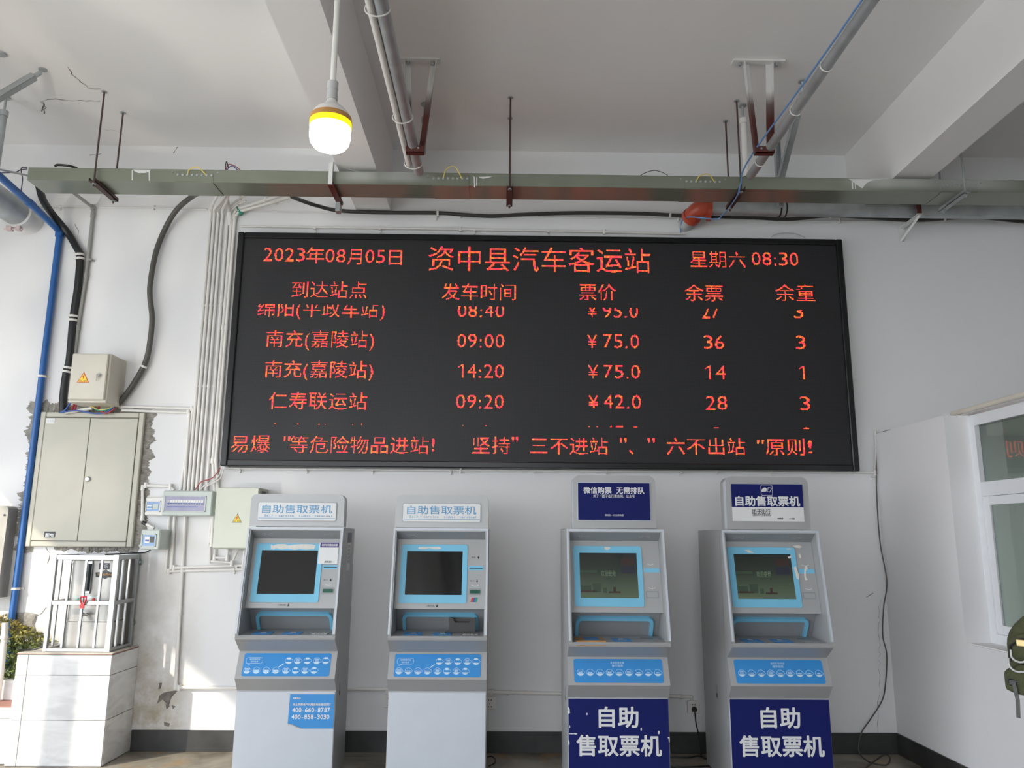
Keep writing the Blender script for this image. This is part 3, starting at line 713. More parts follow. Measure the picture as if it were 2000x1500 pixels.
    if typ == 2:
        st = MB().box((-H+.004, -.0085, .148), (H-.004, -.0065, zb-.007)).build('poster', NAVY, dr, label='navy blue poster with large white Chinese lettering')
        t = MB(); D2 = lambda u, v, d: Vector((u, -.0105, v))
        def big(s, c, em, wd):
            text(t, s, c, em, D2, wd, .022)
        big('自助', (-.0, .445), .125, .235); big('售取票机', (.0, .285), .125, .505)
        t.build('poster_lettering', WHITEP, dr)
        wl_ = MB().box((-H+.004, -.0085, .06), (H-.004, -.0065, .147)).build('poster_footer', WHITEP, dr)
        if x < 1.2:
            for (cx, cz, a, b) in ((-.302, .478, .012, .024), (.302, .318, .005, .02), (-.285, .350, .02, .004), (-.262, .350, .018, .005), (.24, .36, .007, .012), (.298, .33, .006, .005), (-.295, .39, .004, .01), (-.19, .462, .006, .008), (.017, .43, .012, .004), (.135, .378, .006, .012), (-.300, .30, .004, .02)):
                MB().add([(max(-.305, min(.305, cx+a*math.cos(q)*random.uniform(.6, 1))), -.0107, cz+b*math.sin(q)*random.uniform(.6, 1)) for q in [2*PI*k/9 for k in range(9)]], [list(range(9))]).build('paper_tear', WHITEP, dr)
    # side handle recess plates
    for s in (-1, 1):
        sd = MB().box((s*(H+.0005), dep-.36 if typ == 2 else .10, .50), (s*(H-.004), dep-.31 if typ == 2 else .15, .585)).build('side_latch', KGREYD, K)
        MB().box((s*(H+.0012), (dep-.355 if typ == 2 else .105), .51), (s*(H-.003), (dep-.315 if typ == 2 else .145), .535)).build('latch_recess', BLACKP, sd)
    mb = MB()
    for s in (-1, 1): mb.box((s*(H+.0008), .035, .06), (s*(H-.004), .041, zt-.01))
    mb.build('side_seam', KGREYD, K)
    # header
    if typ == 1:
        hw, hz0, hz1, hd = H-.003, zt+.006, 1.768, .10; r_ = .04
        su0, su1, sv0, sv1 = .085, .915, .26, .815
    else:
        hw, hz0, hz1, hd = .264, zt+.008, 1.894, .13; r_ = .045
        su0, su1, sv0, sv1 = .062, .925, .145, .85
    hb = MB().prism(rrect(-hw, hz0, hw, hz1, r_, 6, (0, 0, 1, 1)), .004, .004+hd, XZ).build('header', KGREY, K)
    MB().prism(rrect(-hw-.001, hz0, hw+.001, hz1+.001, r_, 6, (0, 0, 1, 1)), .012, .004+hd*.45, XZ).build('header_edge', KLIGHT, hb)
    X0, X1 = -hw+su0*2*hw, -hw+su1*2*hw; Z0, Z1 = hz0+(1-sv1)*(hz1-hz0), hz0+(1-sv0)*(hz1-hz0)
    HD = lambda u, v, d: Vector((u, .0005-d, v))
    if typ == 1:
        sg = MB().prism(rrect(X0, Z0, X1, Z1, .010, 4), 0, .003, HD).build('header_sign', WHITEP, K, label='white header sign with blue lettering')
        MB().prism(rrect(X0-.004, Z0-.004, X1+.004, Z1+.004, .012, 4), -.003, .0015, HD).build('sign_rim', KGREYD, sg)
        t = MB(); F = lambda u, v, d: Vector((u, -.0031, v))
        text(t, '自助售取票机', ((X0+X1)/2, Z0+(Z1-Z0)*.64), .058, F, (X1-X0)*.895, .006)
        for k, (s, u) in enumerate((('Self', .14), ('-', .232), ('service', .365), ('ticket', .60), ('terminal', .84))):
            wd = {'Self': .105, '-': .015, 'service': .19, 'ticket': .145, 'terminal': .215}[s]
            text(t, s, (X0+(X1-X0)*u, Z0+(Z1-Z0)*.27), .020, F, (X1-X0)*wd, .008)
        t.box((X0+.004, -.0035, Z0+.013), (X1-.004, -.0028, Z0+.016))
        t.build('sign_lettering', INKBLUE, sg)
    elif x < 1.2:
        sg = MB().box((X0, -.0035, Z0), (X1, .001, Z1)).build('header_sign', NAVY, K, label='navy blue header sign with white lettering')
        MB().box((X0-.004, -.001, Z0-.004), (X1+.004, .002, Z1+.004)).build('sign_rim', KLIGHT, sg)
        t = MB(); F = lambda u, v, d: Vector((u, -.0041, v)); W_ = X1-X0; hh = Z1-Z0
        text(t, '微信购票', (X0+W_*.27, Z0+hh*.80), .045, F, W_*.39, .022); text(t, '无需排队', (X0+W_*.73, Z0+hh*.80), .045, F, W_*.39, .022)
        text(t, '关于「团子出行票务网」公众号', (X0+W_*.50, Z0+hh*.645), .0205, F, W_*.58, .01)
        text(t, '微信扫一扫立即购票', (X0+W_*.50, Z0+hh*.135), .013, F, W_*.26, .01)
        t.build('sign_lettering', WHITEP, sg)
    else:
        zm = Z0+(Z1-Z0)*.38
        sg = MB().box((X0, -.0035, zm), (X1, .001, Z1)).build('header_sign', NAVY, K, label='navy and white header sign with a ticket-in-hand emblem')
        MB().box((X0, -.0035, Z0), (X1, .001, zm)).build('sign_lower_half', WHITEP, sg)
        t = MB(); F = lambda u, v, d: Vector((u, -.0041, v)); W_ = X1-X0; hh = Z1-Z0
        text(t, '自助售取票机', (X0+W_*.50, Z0+hh*.545), .066, F, W_*.90, .028)
        q = rrect(X0+W_*.415, Z0+hh*.70, X0+W_*.575, Z0+hh*.975, .008, 4); t.tube([F(u, v, 0) for u, v in q], .0011, 4, closed=True)
        cx, cz = X0+W_*.495, Z0+hh*.84; k = W_*.08
        t.add([F(cx+a*k, cz+b*k, 0) for a, b in ((-.9, .05), (-.55, .38), (-.2, .45), (.05, .25), (-.05, -.05), (-.1, -.25), (-.5, -.3), (-.9, -.35))], [list(range(8))])
        t.tube([F(cx+a*k, cz+b*k, 0) for a, b in ((-.02, -.1), (.3, .5), (.8, .25), (.5, -.4))], .0011, 4, closed=True)
        t.tube([F(cx+a*k, cz+b*k, 0) for a, b in ((.05, -.25), (.45, .55), (.95, .35), (.6, -.25))], .0010, 4, closed=True)
        t.build('sign_lettering', WHITEP, sg)
        t = MB()
        text(t, '团子出行', (X0+W_*.405, Z0+hh*.265), .034, F, W_*.255, .015); text(t, '(原四川汽车票务网)', (X0+W_*.405, Z0+hh*.165), .016, F, W_*.245, .01)
        text(t, '微信购票', (X0+W_*.665, Z0+hh*.075), .011, F, W_*.08, .02); text(t, 'APP购票', (X0+W_*.825, Z0+hh*.075), .011, F, W_*.08, .02)
        t.build('sign_small_print', BLACKP, sg)
    return K, SP, BP, SH
def v0_f(v, vv): return 2*vv-v         # flips a text's v so that it reads upright on a top-down map
def scrlit():
    m = bpy.data.materials.new('dim_green_screen'); m.use_nodes = True
    n, l = m.node_tree.nodes, m.node_tree.links; b = n['Principled BSDF']; b.inputs['Base Color'].default_value = (.01, .012, .01, 1); b.inputs['Roughness'].default_value = .05
    t = n.new('ShaderNodeTexCoord'); s = n.new('ShaderNodeSeparateXYZ'); l.new(t.outputs['Object'], s.inputs[0])
    f = n.new('ShaderNodeMapRange'); f.inputs[1].default_value = 1.40; f.inputs[2].default_value = 1.15; l.new(s.outputs['Z'], f.inputs[0])
    c = ramp(n, l, f.outputs[0], [(0, (.006, .008, .008)), (.4, (.012, .018, .014)), (1, (.05, .072, .045))])
    l.new(c, b.inputs['Emission Color']); b.inputs['Emission Strength'].default_value = .7
    return m
SCRLIT = scrlit()
UIGREEN = mat('screen_picture_green', (.02, .03, .02), .1, var=0, emit=(.03, .05, .035), es=.35)
UIRED = mat('screen_button_brown', (.02, .01, .01), .1, var=0, emit=(.03, .02, .017), es=.4)
UIBLUE = mat('screen_button_blue', (.01, .01, .02), .1, var=0, emit=(.016, .02, .03), es=.4)
UIPALE = mat('screen_text_pale', (.02, .03, .02), .1, var=0, emit=(.09, .13, .08), es=.6)

YK = -.796
K1, S1, B1, H1 = kiosk('ticket_kiosk', 'grey ticket kiosk with a blue phone-number sticker on its base, nearest the electrical boxes', -1.322, YK, math.radians(-1.0)*-1, 1, .44)
K2, S2, B2, H2 = kiosk('ticket_kiosk', 'grey ticket kiosk with a plain blank base and black card holder in its bay', -.383, YK, 0., 1, .44)
K3, S3, B3, H3 = kiosk('ticket_kiosk', 'grey ticket kiosk with an all-navy header sign and brown tape on its shelf', .722, -.965, 0., 2, .50)
K4, S4, B4, H4 = kiosk('ticket_kiosk', 'grey ticket kiosk with navy and white header sign, standing nearest the window', 1.700, -.965, 0., 2, .60)
# extras on single kiosks
def flake(K, S, pts, nm='torn_paper', m=None, d=.0072):
    mb = MB(); mb.add([S(u, v, d) for u, v in pts], [list(range(len(pts)))]); return mb.build(nm, m or WHITEP, K)
TORN = mat('torn_paper', (.72, .70, .66), .8, var=.08, scale=40)
flake(K1, S1, [(.20,.09),(.235,.105),(.27,.085),(.36,.08),(.40,.10),(.50,.085),(.60,.08),(.68,.085),(.71,.10),(.70,.15),(.60,.16),(.54,.145),(.48,.165),(.40,.145),(.33,.16),(.27,.14),(.24,.165),(.21,.15)], m=TORN)
qs = MB().prism([(.755, .055), (.975, .055), (.975, .365), (.755, .365)], .0075, .0085, S1).build('notice_sticker', WHITEP, K1, label='white notice sticker with dark purple top band')
MB().prism([(.765, .055), (.975, .055), (.975, .125), (.765, .125)], .0086, .009, S1).build('sticker_band', mat('purple_print', (.05, .025, .16), .5), qs)
t = MB(); text(t, '推荐使用微信购票', (.872, .09), .04, lambda u, v, d: S1(u, v0_f(v, .09), .0094), .18, .02); t.build('sticker_band_text', WHITEP, qs)
t = MB(); text(t, '团子出行', (.875, .335), .03, lambda u, v, d: S1(u, v0_f(v, .335), .0089), .09, .02); t.build('sticker_small_print', BLACKP, qs)
mb = MB().box((KW/2+.0005, .17, 1.28), (KW/2+.0015, .29, 1.46)).build('side_label', WHITEP, K1)
MB().box((KW/2+.0016, .165, 1.46), (KW/2+.002, .32, 1.525)).build('side_label_band', mat('dark_purple_label', (.03, .02, .06), .4), K1)
t = MB()
for zz in (1.435, 1.41, 1.385, 1.36, 1.335): text(t, '售取票', (.23, zz), .022, lambda u, v, d: Vector((KW/2+.0022, u, v)), .09)
t.build('side_label_text', BLACKP, mb)
flake(K2, S2, [(.23,.125),(.25,.11),(.47,.105),(.50,.12),(.49,.135),(.42,.14),(.36,.125),(.31,.14),(.25,.138)], m=TORN)
# card organisation emblem on kiosk 2 (three leaning stripes)
for k, (m_, a) in enumerate(((REDP, .845), (CBLUE, .868), (CGRN, .891))):
    flake(K2, S2, [(a+.012,.835),(a+.036,.835),(a+.026,.90),(a+.002,.90)], 'card_emblem', m_, .0015+k*.0004)
# black holder in the bay of kiosk 2
hb = MB(); xo = .145
hb.box((xo-.085, .03, .903), (xo+.085, .10, .913)); hb.box((xo-.085, .035, .91), (xo-.079, .095, .995)); hb.box((xo+.079, .035, .91), (xo+.085, .095, .995)); hb.box((xo-.079, .09, .91), (xo+.079, .095, .98))
hb.prism([(xo-.079, .912), (xo+.079, .912), (xo+.079, .995), (xo+.06, .99), (xo+.045, .965), (xo-.045, .965), (xo-.06, .99), (xo-.079, .995)], .034, .039, XZ)
hb.box((xo-.11, .015, .902), (xo-.07, .05, .908))
hb.build('card_holder', BLACKP, K2, label='black plastic card holder')
# brown tape on kiosk 3
tp = MB().prism([(.03, .02), (.36, .0), (.35, .95), (.05, .9)], .0035, .0045, H3); tp.add([H3(.05, .02, .0045), H3(.36, -.0, .0045), Vector((-.09, -.1275, .872)), Vector((-.262, -.1275, .869))], [[0, 1, 2, 3]])
tp.build('shelf_tape', BROWNT, K3, label='brown parcel tape stuck over the left shelf label')
MB().prism([(.14, .2), (.30, .2), (.30, .8), (.14, .8)], .0046, .0052, H3).build('label_window', SIGNB, K3)
flake(K3, S3, [(.39,.085),(.46,.085),(.45,.115),(.42,.13),(.395,.12)], m=TORN)
for q in ([(.23,.12),(.29,.11),(.31,.13),(.34,.16),(.28,.155),(.26,.135)], [(.70,.09),(.76,.085),(.77,.10),(.72,.105)], [(.71,.21),(.75,.19),(.745,.225),(.72,.235)], [(.76,.36),(.785,.34),(.80,.42),(.81,.49),(.80,.53),(.775,.51),(.77,.44)]):
    flake(K4, S4, q, m=TORN)
for q in ([(.78,.05),(.86,.04),(.89,.065),(.86,.085),(.81,.075)], [(.835,.17),(.85,.16),(.865,.20),(.855,.235),(.84,.22)], [(.885,.35),(.91,.33),(.92,.37),(.89,.42),(.885,.50),(.90,.53),(.87,.54),(.865,.47),(.875,.40)]):
    flake(K4, S4, q, m=TORN, d=.0055)
def smear(K, x0): pass

# ================================================================== CABLE TRAY AND HANGERS
TY0, TY1 = -.775, -.555
zTt = lambda px: aty(px, 324+(px-55)*.0125, TY0).z
TZ1 = 4.043; TZ0 = 3.952
TX0 = aty(55, 335, TY0).x; TX1 = 5.2
TR = thing('cable_tray', 'long green-grey metal cable trunking hanging across the room under the ceiling', 'cable tray', (0, (TY0+TY1)/2, TZ0))
mb = MB(); t = .003
mb.box((TX0, TY0, TZ0), (TX1, TY0+t, TZ1)); mb.box((TX0, TY1-t, TZ0), (TX1, TY1, TZ1)); mb.box((TX0, TY0+t, TZ0), (TX1, TY1-t, TZ0+t))
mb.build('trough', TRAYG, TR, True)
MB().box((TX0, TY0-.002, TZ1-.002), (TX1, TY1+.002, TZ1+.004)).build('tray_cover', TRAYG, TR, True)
for px in (380, 880, 1373, 1872):
    x = aty(px, 355, TY0).x
    jp = MB().box((x-.13, TY0-.004, TZ0+.004), (x+.13, TY0, TZ1-.03)); jp.box((x-.13, TY0, TZ0-.004), (x+.13, TY1, TZ0-.0005))
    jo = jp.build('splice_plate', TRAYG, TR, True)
    bo = MB()
    for k in range(8): bo.lathe([(.0085, 0), (.0085, -.006), (.004, -.007)], (x-.12+k*.034, TY0-.003, TZ1-.040), 8, 'y')
    for dx in (-.16, .16): bo.lathe([(.006, 0), (.006, -.004)], (x+dx, TY0-.001, TZ1-.02), 8, 'y')
    bo.build('splice_bolts', GALV, jo, True, kind='stuff')
    if px != 1872:
        y = TY0-.012; a = .02 if px != 880 else .075
        MB().tube(bez([(x-.05, TY0-.008, TZ1-.035), (x-.03, y-.02, TZ1-.02+a*.5), (x+.03, y-.025, TZ1-.01+a*.6), (x+.08, TY0-.008, TZ1-.04)]), .0035, 6).build('earth_wire', CYEL, jo, True)
# white overspray patches on the trunking (paint)
def spray(pts, y=TY0-.0015):
    mb = MB(); mb.add([aty(px, py, y) for px, py in pts], [list(range(len(pts)))]); return mb.build('paint_overspray', OVERS, TR, True)
spray([(256, 328.5), (297, 329), (292, 335), (284, 338), (270, 338), (262, 334)]); spray([(257.5, 332), (259.5, 332), (259, 352), (257, 352)]); spray([(290, 333), (292.5, 333), (292.5, 353), (290.5, 353)])
spray([(925, 345), (927.5, 345), (928, 366), (926, 366)]); spray([(930.5, 346), (932, 346), (931.5, 363), (929.8, 363)]); spray([(934, 345.5), (962, 344.5), (955, 347), (943, 349)])
spray([(1655, 348), (1740, 348), (1720, 351), (1702, 353), (1692, 358), (1684, 368), (1672, 360), (1664, 354)]); spray([(1663, 355), (1666, 355), (1666.5, 369), (1664, 369)]); spray([(1669, 356), (1671, 356), (1672, 369), (1670, 369)])
# cables poking out of the trunking top
def single(name, label, cat, mb, m, group=None): return tag(mb.build(name, m), label, cat, group)
single('cable_end', 'short black cable end poking out over the left end of the trunking', 'cable', MB().tube(bez([aty(108, 324, TY0+.06), aty(114, 322, TY0+.04), aty(135, 324, TY0+.05), aty(150, 328, TY0+.1)]), .009, 8), BLACKC)
for k, (m_, q, cn) in enumerate(((BLACKC, ((440,331),(441,320),(443,316),(446,328)), 'black'), (CRED, ((441,332),(447,321),(460,325),(470,333)), 'red'), (CBLUE, ((442,333),(452,324),(462,330),(466,334)), 'blue'))):
    single('loose_wire', f'thin {cn} wire end curling above the trunking near the white conduits', 'wire', MB().tube(bez([aty(*p, TY0+.12+.01*k) for p in q]), .0035, 6), m_)
single('loose_wire', 'thin grey wire arched over the trunking top near the board centre', 'wire', MB().tube(bez([aty(*p, TY0+.1) for p in ((1247,345),(1262,337),(1280,333),(1300,340),(1306,346))]), .003, 6), GREYC)
# rod hangers: front and back threaded rod + channel under the trunking
def rod(m, x, y, z0, z1, r=.0065): return MB().tube([(x, y, z0), (x, y, z1)], r, 8)
def hanger(nm, lab, pf, pb, m, xb=None):
    f = atz(*pf, ZC) if pf else None
    x = f.x if f else xb; yf, yb = TY0-.03, TY1+.035
    Hn = thing(nm, lab, 'hanger', (x, (yf+yb)/2, TZ0-.05), 0)
    for y in (yf, yb):
        rod(m, x, y, TZ0-.055, ZC-.002).build('threaded_rod', m, Hn, True)
        MB().lathe([(.014, 0), (.014, .008), (.008, .012)], (x, y, TZ0-.042), 6).build('nut', GALV, Hn, True)
        MB().lathe([(.02, -.004), (.02, 0)], (x, y, ZC-.001), 10).build('ceiling_plate', GALV, Hn, True)
    c = MB(); xa = x-.022; xb_ = x+.022
    c.box((xa, yf-.03, TZ0-.030), (xb_, yb+.03, TZ0-.026)); c.box((xa, yf-.03, TZ0-.030), (xa+.003, yb+.03, TZ0-.004)); c.box((xb_-.003, yf-.03, TZ0-.030), (xb_, yb+.03, TZ0-.004))
    c.build('channel', m, Hn, True); return Hn
DARKROD = mat('rusty_dark_rod', (.09, .055, .05), .5, .4, var=.2)
hanger('tray_hanger', 'twin-rod trunking hanger above the electrical cabinets', (205, 180), None, DARKROD)
hanger('tray_hanger', 'twin-rod trunking hanger above the centre of the board', (997, 198), None, DARKROD)
hanger('tray_hanger', 'twin-rod trunking hanger crossed by the thin blue wire', (1438, 198), None, DARKROD)
hanger('tray_hanger', 'pale twin-rod trunking hanger beyond the right ceiling beam', None, None, GALV, aty(1878, 355, TY0).x)
# wide plate bracket at the left beam
x = aty(647, 350, TY0-.03).x
Bk = thing('plate_bracket', 'painted steel angle bracket hanging from the left beam beside the bulb', 'bracket', (x, -.66, 3.9))
mb = MB(); mb.box((x-.022, TY0-.03, TZ0-.02), (x+.012, TY0-.024, ZB+.02)); mb.box((x+.008, TY0-.055, TZ0-.02), (x+.012, TY0-.024, ZB+.02)); mb.build('upright_plate', OVERS, Bk, True)
mb = MB(); mb.box((x-.02, TY0-.05, TZ0-.03), (x+.02, TY1+.08, TZ0-.026)); mb.box((x+.016, TY0-.05, TZ0-.026), (x+.02, TY1+.08, TZ0-.002)); mb.build('arm', OXIDE, Bk, True)
MB().tube([(x+.012, TY0-.04, ZB+.015), (x+.22, TY0+.1, ZB-.004)], .010, 4).build('brace', OVERS, Bk, True)
MB().box((x-.022, TY1+.02, TZ0-.03), (x+.01, TY1+.08, TZ0-.10)).build('end_tab', GALV, Bk, True)

# ================================================================== BULB
bp_ = atz(643, 233, 0); yB = -2.9
bc = aty(643, 292, yB); bz0 = bc.z; bx = bc.x
s_px = (aty(700, 240, yB).x-aty(600, 240, yB).x)/100      # metres per pixel there
R = 40*s_px; hh = (aty(643, 250, yB).z-bz0)
LP = thing('hanging_bulb', 'large glowing white LED bulb hanging on a white conduit drop', 'lamp', (bx, yB, bz0))
EM = mat('glowing_diffuser', (.9, .9, .9), .4, var=0, emit=(1, .97, .92), es=9)
MB().lathe([(.001, 0), (R*.45, R*.03), (R*.78, R*.16), (R*.93, R*.36), (R*.98, R*.62), (R*.99, hh), (R*.5, hh+.001)], (bx, yB, bz0), 32).build('diffuser', EM, LP, True, label='glowing white bulb glass')
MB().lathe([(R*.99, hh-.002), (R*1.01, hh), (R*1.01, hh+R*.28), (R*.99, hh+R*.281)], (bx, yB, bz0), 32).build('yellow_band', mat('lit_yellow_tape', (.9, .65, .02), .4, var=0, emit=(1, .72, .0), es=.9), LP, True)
MB().lathe([(R*.99, hh+R*.28), (R*1.03, hh+R*.281), (R*1.0, hh+R*.55), (R*.9, hh+R*.56)], (bx, yB, bz0), 32).build('brown_tape', BROWNT, LP, True)
MB().lathe([(R*.96, hh+R*.5), (R*.88, hh+R*.75), (R*.66, hh+R*1.0), (R*.4, hh+R*1.2), (R*.26, hh+R*1.4), (R*.22, hh+R*1.55), (R*.1, hh+R*1.56)], (bx, yB, bz0), 32).build('bulb_base', PVC, LP, True)
z_s = bz0+hh+R*1.5
MB().lathe([(R*.27, 0), (R*.27, .02), (R*.25, .022), (R*.25, R*.55), (R*.27, R*.56), (R*.27, R*.95), (R*.16, R*.96)], (bx, yB, z_s), 20).build('lamp_holder', PVCG, LP, True)
MB().tube([(bx, yB, z_s+R*.9), (bx, yB, 4.58), (bx, yB, ZC-.001)], R*.15, 12).build('conduit_drop', PVC, LP, True)
MB().lathe([(.04, -.03), (.04, 0)], (bx, yB, ZC-.001), 16).build('ceiling_box', PVC, LP, True)

# ================================================================== PIPES UNDER THE CEILING
def ypipe(px0, py0, px1, py1, z, r, m, name, label, ext=None, cat='pipe'):
    a = atz(px1, py1, z); b = atz(px0, py0, z); x = (a.x+b.x)/2
    return (x, b.y if ext is None else ext, a.y)
# left twin pipes
zP = 4.20
a = aty(810, 297, -1.245); zcr = a.z
x1 = atz(808, 290, zcr+.045).x
PA = thing('ceiling_pipe_run', 'galvanised pipe with conduit strapped alongside, running along the left beam', 'pipe', (x1, -3, zcr))
ye = atz(825, 336, zcr+.045).y
MB().tube([(x1, -9, zcr+.045), (x1, ye, zcr+.045)], .034, 14).build('main_pipe', GALV, PA, True)
MB().tube([(x1-.055, -9, zcr+.04), (x1-.055, ye-.12, zcr+.04)], .02, 10).build('side_conduit', PVC, PA, True)
for yy in (-1.0, -1.6, -2.6, -3.4):
    MB().tube([(x1-.025+.062*math.cos(a), yy, zcr+.043+.04*math.sin(a)) for a in [2*PI*k/16 for k in range(16)]], .004, 5, closed=True).build('cable_tie', PVC, PA, True)
def uframe(nm, lab, pxl, pxr, pyt, cxl, cxr, pyc, m, wide):
    c = atz((pxl+pxr)/2, pyt, ZC); y = c.y
    xl, xr = aty(cxl, pyc, y).x, aty(cxr, pyc, y).x; z = aty(cxl, pyc, y).z
    U = thing(nm, lab, 'bracket', ((xl+xr)/2, y, z))
    xp0, xp1 = atz(pxl, pyt, ZC).x, atz(pxr, pyt, ZC).x
    mb = MB().box((xp0, y-.03, ZC-.012), (xp1, y+.03, ZC-.001)); mb.build('ceiling_plate', OVERS, U, True)
    for x_ in (xp0+.05, xp1-.05): MB().lathe([(.012, -.02), (.012, 0)], (x_, y, ZC-.012), 6).build('anchor_bolt', GALV, U, True)
    for s, x_, xt in ((1, xl, xp0+wide), (-1, xr, xp1-wide)):
        lg = MB(); zt_ = ZC-.012
        for u0, u1, v0, v1 in ((0, .004, -.02, .02), (0, .04, .016, .02)):
            lg.add([(q+s*u, y+v, z_) for q, z_ in ((x_, z), (xt, zt_)) for u, v in ((u0, v0), (u1, v0), (u1, v1), (u0, v1))], [(0,1,2,3),(4,5,6,7),(0,1,5,4),(1,2,6,5),(2,3,7,6),(3,0,4,7)])
        lg.build('leg', m, U, True)
    cb = MB(); cb.box((xl, y-.022, z), (xr, y+.022, z+.004)); cb.box((xl, y-.022, z), (xr, y-.018, z+.045)); cb.build('cross_bar', OXIDE, U, True)
    for k in (.3, .7): MB().lathe([(.007, -.006), (.007, 0)], (xl+(xr-xl)*k, y-.022, z+.028), 8, 'y').build('bolt', GALV, U, True)
    return U, y, z
MIXOX = bpy.data.materials.new('half_painted_angle'); MIXOX.use_nodes = True
_n, _l = MIXOX.node_tree.nodes, MIXOX.node_tree.links; _p = _n['Principled BSDF']; _g = _n.new('ShaderNodeNewGeometry'); _s = _n.new('ShaderNodeSeparateXYZ'); _l.new(_g.outputs['Position'], _s.inputs[0])
_m = _n.new('ShaderNodeMapRange'); _m.inputs[1].default_value = 4.22; _m.inputs[2].default_value = 4.42; _l.new(_s.outputs['Z'], _m.inputs[0])
_l.new(ramp(_n, _l, _m.outputs[0], [(0, (.085, .018, .014)), (.5, (.16, .12, .11)), (1, (.68, .67, .66))]), _p.inputs['Base Color']); _p.inputs['Roughness'].default_value = .5
uframe('pipe_bracket', 'red-brown steel U bracket holding the left galvanised pipe', 783, 860, 117, 793, 828, 300, MIXOX, .025)
uframe('pipe_bracket', 'half white half red-brown steel U bracket holding the right diagonal pipe', 1430, 1531, 120, 1474, 1511, 301, MIXOX, .075)
zcr2 = aty(1495, 300, -1.29).z
x2 = atz(1505, 285, zcr2+.045).x
PB_ = thing('ceiling_pipe_run', 'galvanised pipe with a thin blue wire along it, passing the right bracket', 'pipe', (x2, -3, zcr2))
ye = atz(1458, 343, zcr2+.04).y
MB().tube([(x2, -9, zcr2+.04), (x2, ye, zcr2+.04)], .030, 14).build('main_pipe', GALV, PB_, True)
for yy in (-1.1, -1.75, -2.2, -3.0, -3.3):
    MB().tube([(x2+.035*math.cos(a), yy, zcr2+.04+.035*math.sin(a)) for a in [2*PI*k/14 for k in range(14)]], .004, 5, closed=True).build('cable_tie', PVC, PB_, True)
bw = [(x2-.042, -9, zcr2+.045), (x2-.042, -3, zcr2+.043), (x2-.042, ye-.3, zcr2+.04)] + [aty(1470, 300, -1.22), aty(1447, 358, -.90), aty(1442, 378, -.88), aty(1430, 398, -.6), aty(1411, 420, -.38), aty(1400, 428, -.3), aty(1370, 425.5, -.3), aty(1345, 424, -.2), aty(1333, 430, -.1), aty(1330, 445, -.03), aty(1330, 458, -.03)]
single('blue_wire', 'thin blue wire dropping from the ceiling pipe to the wall conduit', 'wire', MB().tube(bez([bw[0], bw[1], bw[3]]+bw[4:], 6), .0055, 6), LBLUE)
# struts
def strutc(nm, lab, p0, p1, m=GALV, w_=.042):
    p0, p1 = Vector(p0), Vector(p1); S_ = thing(nm, lab, 'strut', p1)
    d = (p1-p0).normalized(); a = d.cross(Vector((0, 1, 0))).normalized(); b = d.cross(a)
    h_ = w_/2
    def bx(u0, u1, v0, v1):
        mb = MB(); vs = [p + a*u + b*v for p in (p0, p1) for u, v in ((u0, v0), (u1, v0), (u1, v1), (u0, v1))]
        return mb.add(vs, [(0,1,2,3),(4,5,6,7),(0,1,5,4),(1,2,6,5),(2,3,7,6),(3,0,4,7)])
    q = bx(-h_, h_, h_-.003, h_); q.v += []; q2 = bx(-h_, -h_+.003, -h_, h_); q3 = bx(h_-.003, h_, -h_, h_)
    q.add(q2.v, q2.f); q.add(q3.v, q3.f); q.build('channel', m, S_, True)
    MB().tube([p0-d*.005, p0-d*.05-Vector((0, 0, -.0))], .016, 8).build('hinge', GALV, S_, True)
    MB().lathe([(.028, -.006), (.028, 0)], (p0-d*.07).to_tuple()[:2]+(ZC-.001,), 12).build('ceiling_anchor', GALV, S_, True)
    MB().tube([p0-d*.045, Vector(((p0-d*.07).x, (p0-d*.07).y, ZC-.004))], .008, 8).build('anchor_rod', GALV, S_, True)
    return S_
pt = atz(1572, 165, ZC); st0 = pt+Vector((-.03, .02, -.11)); st1 = aty(1524, 352, -.42)
strutc('pipe_strut', 'slotted grey steel strut slanting down behind the blue wire', st0, st1)
pv = aty(1521, 340, -.40)
tp_ = aty(1523, 275, -.40)
SV = thing('pipe_strut', 'short upright steel channel beside the slanting strut, just above the trunking', 'strut', (pv.x, -.4, 4.0))
mb = MB(); mb.box((pv.x-.022, -.42, 3.99), (pv.x-.019, -.38, tp_.z)); mb.box((pv.x+.019, -.42, 3.99), (pv.x+.022, -.38, tp_.z)); mb.box((pv.x-.022, -.383, 3.99), (pv.x+.022, -.38, tp_.z)); mb.build('channel', GALV, SV, True)
MB().tube([(pv.x, -.4, tp_.z-.03), (pv.x, -.4, ZC)], .007, 8).build('anchor_rod', GALV, SV, True)
a0 = atz(92, 128, ZC)+Vector((-.09, .02, -.07)); a1 = aty(-40, 212, a0.y-.15)
strutc('pipe_strut', 'slotted grey steel strut near the top left corner of the ceiling', a0, a1)
def vpipe(lab, ptop, pbot, y, m, r):
    t0 = atz(*ptop, ZC); t0 = Vector((t0.x, t0.y, ZC)); b0 = aty(*pbot, t0.y)
    P = thing('drop_pipe', lab, 'pipe', (t0.x, t0.y, b0.z))
    MB().tube([(t0.x, t0.y, b0.z), (t0.x, t0.y, ZC-.12)], r, 12).build('pipe_shaft', m, P, True)
    MB().lathe([(r*1.25, -.04), (r*1.25, 0), (r*.5, .002)], (t0.x, t0.y, ZC-.11), 14).build('collar', m, P, True)
    MB().lathe([(.009, -.12), (.009, -.012), (.03, -.01), (.03, 0)], (t0.x, t0.y, ZC-.001), 10).build('ceiling_anchor', GALV, P, True)
vpipe('white vertical drop pipe just left of the right U bracket', (1450, 205), (1447, 345), 0, PVC, .022)
vpipe('thin grey drop pipe behind the left U bracket', (830, 203), (825, 300), 0, GALV, .018)
vpipe('grey vertical drop pipe near the left edge of the ceiling', (12, 190), (2, 345), 0, GALV, .024)
